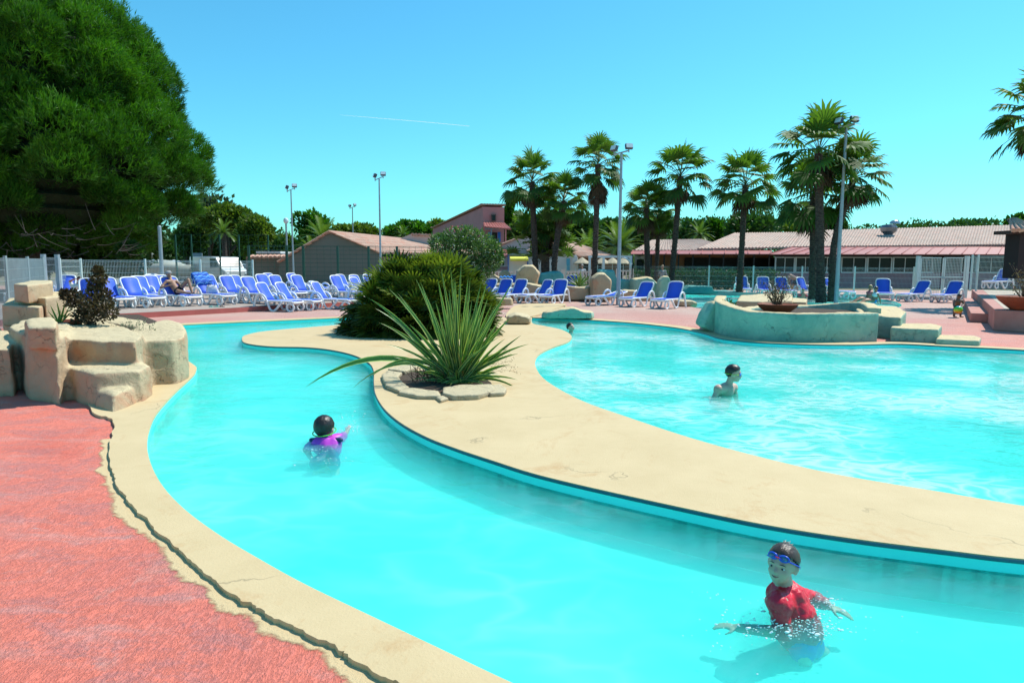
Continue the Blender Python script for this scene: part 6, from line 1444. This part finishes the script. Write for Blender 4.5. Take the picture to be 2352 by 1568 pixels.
# --- generic figures further away
def figure(label, J, skin, hair, f, k=1.0, clothes=(), vox=.02, hairkw={}, facing=True):
    g = thing('person', label, 'person', (J['hip'].x, J['hip'].y, J.get('base', -.03)))
    H = Head(J['head'], f, J.get('up', (0, 0, 1)), k); b = MB(); H.skull(b); s = k
    b.cap_(H(0, -.02, -.06), J['chest'], .05 * s, .07 * s); b.cap_(J['chest'], J['hip'], .115 * s, .12 * s); b.cap_(J['shL'], J['shR'], .06 * s, .06 * s)
    for q in 'LR':
        if 'el' + q in J: chain(b, [(J['sh' + q], .052 * s), (J['el' + q], .04 * s), (J['ha' + q], .028 * s)]); dd = J['ha' + q] - J['el' + q]; hand(b, J['ha' + q], dd, (0, -.3, 1), s)
        if 'kn' + q in J:
            chain(b, [(J['hip'], .09 * s), (J['kn' + q], .062 * s), (J['ft' + q], .04 * s)])
            fd = J.get('toe', Vector((0, -1, 0))); b.cap_(J['ft' + q], J['ft' + q] + fd * .15 * s, .036 * s, .025 * s)
    finish(b, 'body', skin, g, vox, 3); H.hair(g, hair, **hairkw)
    if facing: H.face(g)
    for nm, m, segs in clothes:
        b = MB()
        for (p, q, r1, r2) in segs: b.cap_(p, q, r1 * s, r2 * s)
        finish(b, nm, m, g, vox, 3)
    return g, H
V3 = Vector
# reclining person on the lounger (foot to the right)
LM = [o for o in COL.objects if o.get('label') == 'blue lounger under the reclining person'][0]
def P_(x, y, z): return LM.location + Matrix.Rotation(LM.rotation_euler.z, 3, 'Z') @ V3((x, y, z))
J = dict(head=P_(-.36, 0, 1.03), chest=P_(-.20, 0, .72), hip=P_(.08, 0, .47), shL=P_(-.24, .17, .80), shR=P_(-.24, -.17, .80), elL=P_(-.20, .36, .58), haL=P_(.02, .16, .66), elR=P_(-.22, -.40, .60), haR=P_(.0, -.20, .68), knL=P_(.52, .12, .86), ftL=P_(.72, .12, .42), knR=P_(.55, -.26, .50), ftR=P_(.80, -.02, .42), toe=V3((.7, -.5, .2)), base=.13, up=(-.4, .1, 1))
BLK = pm('black_fabric', (.012, .010, .012), None, 5, .6)
g, H = figure('sunbather in black swimwear and a grey cap reclining with one knee raised', J, SK2, HAIRD, (.6, -.7, .1), 1.0, [('swim_shorts', BLK, [(J['hip'], J['hip'].lerp(J['knL'], .35), .125, .09), (J['hip'], J['hip'].lerp(J['knR'], .35), .125, .09)])])
t = MB().ell(H(0, -.01, .05), (.105, .115, .085), 20, 12, rot=H.R, keep=lambda p: p.z > -.02).build('cap', pm('grey_cap', (.30, .30, .30), None, 5, .8), g); s_ = t.modifiers.new('s', 'SOLIDIFY'); s_.thickness = .01
# person in a white shirt, hands at the head, behind the shrub
Yr = 23.2; P_ = lambda u, v, dy=0: A(u, v, Yr + dy)
J = dict(head=P_(183, 643), chest=P_(174, 660), hip=P_(172, 682), shL=P_(166, 656, .1), shR=P_(182, 657, -.1), elL=P_(160, 646, .1), haL=P_(171, 641, 0), elR=P_(190, 652, -.2), haR=P_(186, 646, -.1), knL=P_(195, 680, -.2), ftL=P_(205, 694, -.3), knR=P_(190, 683, .2), ftR=P_(200, 696, .1), toe=V3((.9, -.3, 0)), base=.13)
J['hip'].z = .55; J['ftL'].z = J['ftR'].z = .18
figure('sunburnt person in a white shirt sitting with hands raised behind the brown shrub', J, skinm('skin_sunburnt', (.50, .16, .12)), HAIRD, (.75, -.6, -.1), 1.0, [('shirt', W_WHITE, [(J['chest'], J['hip'], .135, .135), (J['shL'], J['shR'], .075, .075), (J['shL'], J['shL'].lerp(J['elL'], .6), .065, .06)])])
# man bending over at the restaurant fence
Yr = G(1824, 679, -.03).y; P_ = lambda u, v, dy=0: A(u, v, Yr + dy)
J = dict(head=P_(1806, 645, -.2), chest=P_(1815, 634, -.1), hip=P_(1829, 641, .1), shL=P_(1811, 636, .1), shR=P_(1812, 637, -.28), elL=P_(1812, 650, .1), haL=P_(1814, 664, .0), elR=P_(1814, 652, -.3), haR=P_(1818, 664, -.25), knL=P_(1820, 658, 0), ftL=P_(1820, 677, .1), knR=P_(1830, 659, -.1), ftR=P_(1830, 679, -.05), toe=V3((-.8, -.5, 0)))
J['ftL'].z = J['ftR'].z = .03
figure('tanned man in black shorts bending forward at the edge of the paddling pool', J, SK2, HAIRN, (-.5, -.3, -.8), 1.0, [('swim_shorts', BLK, [(J['hip'], J['hip'] + V3((0, 0, .04)), .14, .135), (J['hip'], J['hip'].lerp(J['knL'], .6), .115, .09), (J['hip'], J['hip'].lerp(J['knR'], .6), .115, .09)])])
# small child in arm bands
Yr = G(1843, 685, -.05).y; P_ = lambda u, v, dy=0: A(u, v, Yr + dy)
J = dict(head=P_(1845, 667), chest=P_(1845, 675), hip=P_(1845, 683), shL=P_(1841, 675), shR=P_(1849, 675), elL=P_(1836, 679), haL=P_(1835, 683, -.1), elR=P_(1853, 680), haR=P_(1853, 684, -.1))
figure('small blond child with pink arm bands standing in the paddling pool', J, SK1, HAIRB, (.1, -1, 0), .8, [('arm_band', pm('pink_band', (.75, .12, .16), None, 5, .4), [(J['elL'].lerp(J['shL'], .3), J['elL'], .085, .085)]), ('arm_band', pm('pink_band', (.75, .12, .16), None, 5, .4), [(J['elR'].lerp(J['shR'], .3), J['elR'], .085, .085)])])
# two women sitting at the paddling pool
for (du, dv, dY, lab, top, cl, sk, hr) in ((0, 0, 0, 'woman in a white and blue bikini leaning back on her arms at the paddling pool', pm('white_bikini', (.7, .75, .8), None, 5, .5), pm('blue_bikini', (.05, .25, .6), None, 5, .5), SK2, HAIRN), (-13, -4, .9, 'woman with fair hair sitting beside the woman in the white bikini', pm('pink_bikini', (.5, .12, .15), None, 5, .5), BLK, SK2, HAIRB)):
    Yr = G(2012 + du, 697 + dv, -.03).y; P_ = lambda u, v, dy=0: A(u + du, v + dv, Yr + dy)
    J = dict(head=P_(2012, 664, 0), chest=P_(2010, 677, 0), hip=P_(2008, 690, 0), shL=P_(2005, 676, .12), shR=P_(2016, 676, -.12), elL=P_(2013, 684, .25), haL=P_(2016, 694, .25), elR=P_(2021, 685, -.15), haR=P_(2022, 695, -.1), knL=P_(1988, 688, -.1), ftL=P_(1972, 697, -.2), knR=P_(1990, 690, -.35), ftR=P_(1974, 699, -.45), toe=V3((-1, 0, 0)))
    figure(lab, J, sk, hr, (-.8, -.5, 0), 1.0, [('bikini_top', top, [(J['chest'] + V3((-.03, -.04, 0)), J['chest'] + V3((.03, -.04, 0)), .112, .112)]), ('bikini_bottom', cl, [(J['hip'], J['hip'] + V3((-.06, 0, 0)), .128, .12)])], hairkw=dict(a=-.03, b=.4, ext=.05))
# toddler with a ball
Yr = G(2200, 729, -.03).y; P_ = lambda u, v, dy=0: A(u, v, Yr + dy)
J = dict(head=P_(2203, 681, -.05), chest=P_(2201, 691, 0), hip=P_(2198, 701, .12), shL=P_(2193, 690, 0), shR=P_(2210, 691, 0), elL=P_(2190, 699, -.05), haL=P_(2192, 707, -.18), elR=P_(2214, 699, -.05), haR=P_(2209, 706, -.18), knL=P_(2192, 713, .02), ftL=P_(2191, 727, .0), knR=P_(2206, 714, .02), ftR=P_(2206, 727, -.02), toe=V3((.2, -1, 0)))
J['ftL'].z = J['ftR'].z = .0
figure('toddler with black hair bending over a striped beach ball', J, SK3, HAIRD, (.1, -.75, -.65), .72, [('swim_shorts', BLK, [(J['hip'], J['hip'] + V3((0, 0, .03)), .135, .13), (J['hip'], J['hip'].lerp(J['knL'], .5), .1, .085), (J['hip'], J['hip'].lerp(J['knR'], .5), .1, .085)])], vox=.014)
bm_, n, p, o_ = _mat('beach_ball'); tc = nd(n, 'ShaderNodeTexCoord'); sx = nd(n, 'ShaderNodeSeparateXYZ'); n.links.new(tc.outputs['Object'], sx.inputs[0]); mr = nd(n, 'ShaderNodeMapRange'); n.links.new(sx.outputs[2], mr.inputs[0]); mr.inputs[1].default_value = -.125; mr.inputs[2].default_value = .125
cr = ramp(n, mr.outputs[0], [(0, (.8, .12, .03)), (.25, (.85, .4, .03)), (.5, (.45, .75, .03)), (.82, (.03, .6, .08)), (.95, (.05, .3, .6))]); n.links.new(cr, p.inputs['Base Color']); p.inputs['Roughness'].default_value = .25
bc = P_(2201, 711.5, -.24); o = MB().ell((0, 0, 0), .125, 28, 18, rot=Matrix.Rotation(.3, 3, 'Y')).build('beach_ball', bm_, smooth=True); o.location = bc; tag(o, 'green yellow and orange beach ball held by the toddler', 'ball')
# people beyond the fence
for (u, vt, Yr, lab, c, f) in ((1522, 609, 43, 'person in grey patterned clothes walking past the dark hedge', pm('grey_print', (.12, .14, .16), (.35, .36, .36), 14, .8), (.8, -.5, 0)), (1337, 607, 44.5, 'white haired person in a pale shirt under the straw parasols', pm('pale_shirt', (.55, .58, .62), None, 5, .8), (-.5, -.8, 0))):
    x = A(u, vt, Yr).x; hz_ = A(u, vt, Yr).z - .11; Q = lambda dx, z, dy=0: V3((x + dx, Yr + dy, z))
    J = dict(head=Q(0, hz_), chest=Q(0, hz_ - .35), hip=Q(0, hz_ - .72), shL=Q(-.18, hz_ - .27), shR=Q(.18, hz_ - .27), elL=Q(-.25, hz_ - .52), haL=Q(-.2, hz_ - .72, -.1), elR=Q(.26, hz_ - .52), haR=Q(.22, hz_ - .74, -.1), knL=Q(-.1, .45, -.1), ftL=Q(-.1, .02, .1), knR=Q(.1, .45), ftR=Q(.12, .02, -.15))
    figure(lab, J, SK2, pm('white_hair', (.5, .48, .45), None, 5, .7) if u < 1400 else HAIRB, f, 1.0, [('shirt', c, [(J['chest'], J['hip'], .14, .15), (J['shL'], J['shR'], .08, .08), (J['shL'], J['elL'], .06, .055), (J['shR'], J['elR'], .06, .055)]), ('trousers', c, [(J['hip'], J['knL'], .12, .08), (J['knL'], J['ftL'], .08, .06), (J['hip'], J['knR'], .12, .08), (J['knR'], J['ftR'], .08, .06)])])
# ================================================================ SMALL THINGS
lo_ = {o['label']: o for o in COL.objects if o.get('category') == 'sun lounger'}
L5 = lo_['blue lounger draped with a blue and white towel']
TW_, n, p, o_ = _mat('striped_towel'); f = nd(n, 'ShaderNodeTexWave', wave_type='BANDS'); f.inputs['Scale'].default_value = 2.6; f.inputs['Distortion'].default_value = .6; tc = nd(n, 'ShaderNodeTexCoord'); n.links.new(tc.outputs['Object'], f.inputs['Vector'])
n.links.new(ramp(n, f.outputs['Fac'], [(0, (.02, .10, .45)), (.42, (.03, .22, .60)), (.5, (.45, .75, .85)), (.58, (.02, .14, .5)), (1, (.02, .08, .4))]), p.inputs['Base Color']); p.inputs['Roughness'].default_value = .9
b = MB(); vs = []; ca, sa = math.cos(R(62)), math.sin(R(62)); prof = [(.45, .03), (.6, .05), (.75, .04), (.9, .05), (1.02, .03), (1.06, -.01), (1.0, -.05), (.8, -.07), (.6, -.10)]
for s_, o2 in prof:
    for j in range(9):
        y = -.34 + .68 * j / 8; w = .018 * math.sin(j * 1.7 + s_ * 9); base = V3((-.12 - ca * .8 * s_, y, .36 + sa * .8 * s_)); nr = V3((sa, 0, ca)); 
        if j in (0, 8): base.z -= .05
        vs.append(base + nr * (o2 + w))
b.add(vs, [(i * 9 + j, i * 9 + j + 1, i * 9 + j + 10, i * 9 + j + 9) for i in range(len(prof) - 1) for j in range(8)])
o = b.build('towel', TW_, smooth=True); o.location = L5.location; o.rotation_euler = L5.rotation_euler; s_ = o.modifiers.new('s', 'SOLIDIFY'); s_.thickness = .012
tag(o, 'blue towel with pale stripes hung over a raised lounger back', 'towel')
b = MB(); vs = []
for i, (z, w, d) in enumerate(((0, .17, .07), (.05, .19, .09), (.2, .17, .075), (.29, .15, .03))):
    for j in range(16): a = 6.283 * j / 16; vs.append((w * math.copysign(abs(math.cos(a)) ** .6, math.cos(a)) + .01 * math.sin(j * 5 + i), d * math.copysign(abs(math.sin(a)) ** .6, math.sin(a)) + .008 * math.cos(j * 3), z))
b.add(vs, [(i * 16 + j, i * 16 + (j + 1) % 16, i * 16 + 16 + (j + 1) % 16, i * 16 + 16 + j) for i in range(3) for j in range(16)] + [tuple(reversed(range(16))), tuple(48 + j for j in range(16))])
g = thing('tote_bag', 'white tote bag with dark straps standing on the towel lounger', 'bag'); b.build('bag_body', pm('white_canvas', (.68, .66, .66), (.55, .52, .55), 12, .8), g, local=True, smooth=True)
for s in (-1, 1):
    b = MB(); b.tube(catmull([(-.09, s * .04, .26), (-.07, s * .05, .42), (.07, s * .05, .42), (.09, s * .04, .26)], 4), .008, 6); b.build('strap', NAVY, g, local=True)
m = L5.matrix_basis @ V3((.12, -.02, .37)); g.location = Matrix.Translation(L5.location) @ (Matrix.Rotation(L5.rotation_euler.z, 4, 'Z') @ V3((.12, -.02, .37))); g.rotation_euler = (0, 0, R(20))
q = G(492, 714, .13); q.y = max(q.y, 0)
for i, (dx, dy, c, lab) in enumerate(((0, 0, (.05, .45, .38), 'turquoise flip flop lying under the towel lounger, left'), (.16, .03, (.05, .45, .38), 'turquoise flip flop lying under the towel lounger, beside the black one'), (.30, .05, (.02, .02, .03), 'black flip flop lying right of the turquoise pair'))):
    q_ = G(484, 705, .13) + V3((dx, dy, 0)); g = thing('flip_flop', lab, 'flip flop', q_, R(-40 + 25 * i), group='flip flops under the towel lounger'); b = MB()
    b.prism([(.13 * math.cos(a), .045 * math.sin(a) * (1 + .2 * math.cos(a))) for a in np.linspace(0, 6.283, 19)[:-1]], 0, .018); mm_ = pm('flip_flop_rubber', c, None, 5, .5); b.build('sole', mm_, g, local=True); b = MB(); b.tube(catmull([(-.02, .045, .01), (.03, .03, .05), (.07, 0, .02), (.03, -.03, .05), (-.02, -.045, .01)], 3), .007, 5); b.build('strap', mm_, g, local=True)
b = MB(); n_ = 12; vs = []; c_ = A(1162, 638, 30.8)
for i in range(n_):
    for j in range(n_): x = (i / (n_ - 1) - .5) * .62; y = (j / (n_ - 1) - .5) * .5; vs.append((c_.x + x, c_.y + y, c_.z + .03 + .09 * abs(math.sin(i * 1.1) * math.cos(j * .9)) - .22 * abs(x) ** 1.5 - .12 * abs(y)))
b.add(vs, [(i * n_ + j, (i + 1) * n_ + j, (i + 1) * n_ + j + 1, i * n_ + j + 1) for i in range(n_ - 1) for j in range(n_ - 1)]); o = b.build('towel', pm('bright_blue_towel', (.03, .25, .75), None, 5, .9), smooth=True, origin=c_); s_ = o.modifiers.new('s', 'SOLIDIFY'); s_.thickness = .02
tag(o, 'crumpled bright blue towel on the rocks left of the tall angular boulder', 'towel')
# pale plastic chairs behind the green fence
CH = pm('pale_plastic', (.22, .33, .33), None, 4, .5)
def chair():
    g = thing('plastic_chair', 'x', 'chair', group='pale plastic chairs behind the green fence')
    MB().box((0, 0, .43), (.46, .44, .03)).build('seat', CH, g, local=True); o = MB().box((0, .22, .68), (.44, .03, .48), rx=R(-8)).build('backrest', CH, g, local=True); bevel(o, .08)
    for x in (-1, 1):
        for y in (-1, 1): MB().bar((x * .21, y * .19, .42), (x * .23, y * .22, 0), .035).build('leg', CH, g, local=True)
        MB().tube([(x * .24, .2, .66), (x * .25, -.16, .64), (x * .24, -.18, .42)], .018, 5).build('armrest', CH, g, local=True)
    return g
c0_ = chair()
for i, (u, lab) in enumerate(((788, 'pale plastic chair behind the green fence, leftmost of four'), (818, 'pale plastic chair behind the green fence, second from left of four'), (836, 'pale plastic chair behind the green fence, third from left of four'), (858, 'pale plastic chair behind the green fence, nearest the palm shrub'))):
    g = c0_ if i == 0 else copy_tree(c0_); g['label'] = lab; g.location = (A(u, 640, 37.8).x, 37.8, -.03); g.rotation_euler = (0, 0, R(20 * i - 20))
# splashes: drops and foam flecks
DROP = pm('splash_water', (.9, .97, .97), None, 3, .08, spec=1)
def splash(label_u, cs):
    b = MB()
    for (u, v, n, sx, sy, hz) in cs:
        c = G(u, v, WZ)
        for k in range(n):
            r = random.uniform(.0012, .0032) * (2.2 if random.random() < .1 else 1); b.ell((c.x + random.gauss(0, sx), c.y + random.gauss(0, sy), WZ + abs(random.gauss(0, hz))), (r * random.uniform(1, 2.6), r * random.uniform(.7, 1.4), r * .8), 6, 4)
    return tag(b.build('water_splash', DROP, smooth=True), kind='stuff')
splash('', [(1800, 1432, 120, .16, .05, .006), (1840, 1448, 120, .12, .05, .004), (1880, 1388, 90, .08, .05, .02), (1740, 1445, 36, .12, .05, .004), (1770, 1400, 16, .06, .05, .01), (1900, 1420, 24, .2, .12, .003), (1650, 1370, 10, .14, .06, .003), (1640, 1480, 12, .14, .07, .002)])
splash('', [(800, 990, 160, .07, .05, .05), (795, 960, 25, .10, .05, .03), (722, 1035, 30, .10, .05, .01), (760, 1060, 30, .12, .08, .004), (840, 1010, 14, .18, .14, .003)])
splash('', [(1690, 905, 26, .14, .08, .015), (1640, 912, 20, .12, .05, .004), (1330, 770, 16, .2, .08, .01)])
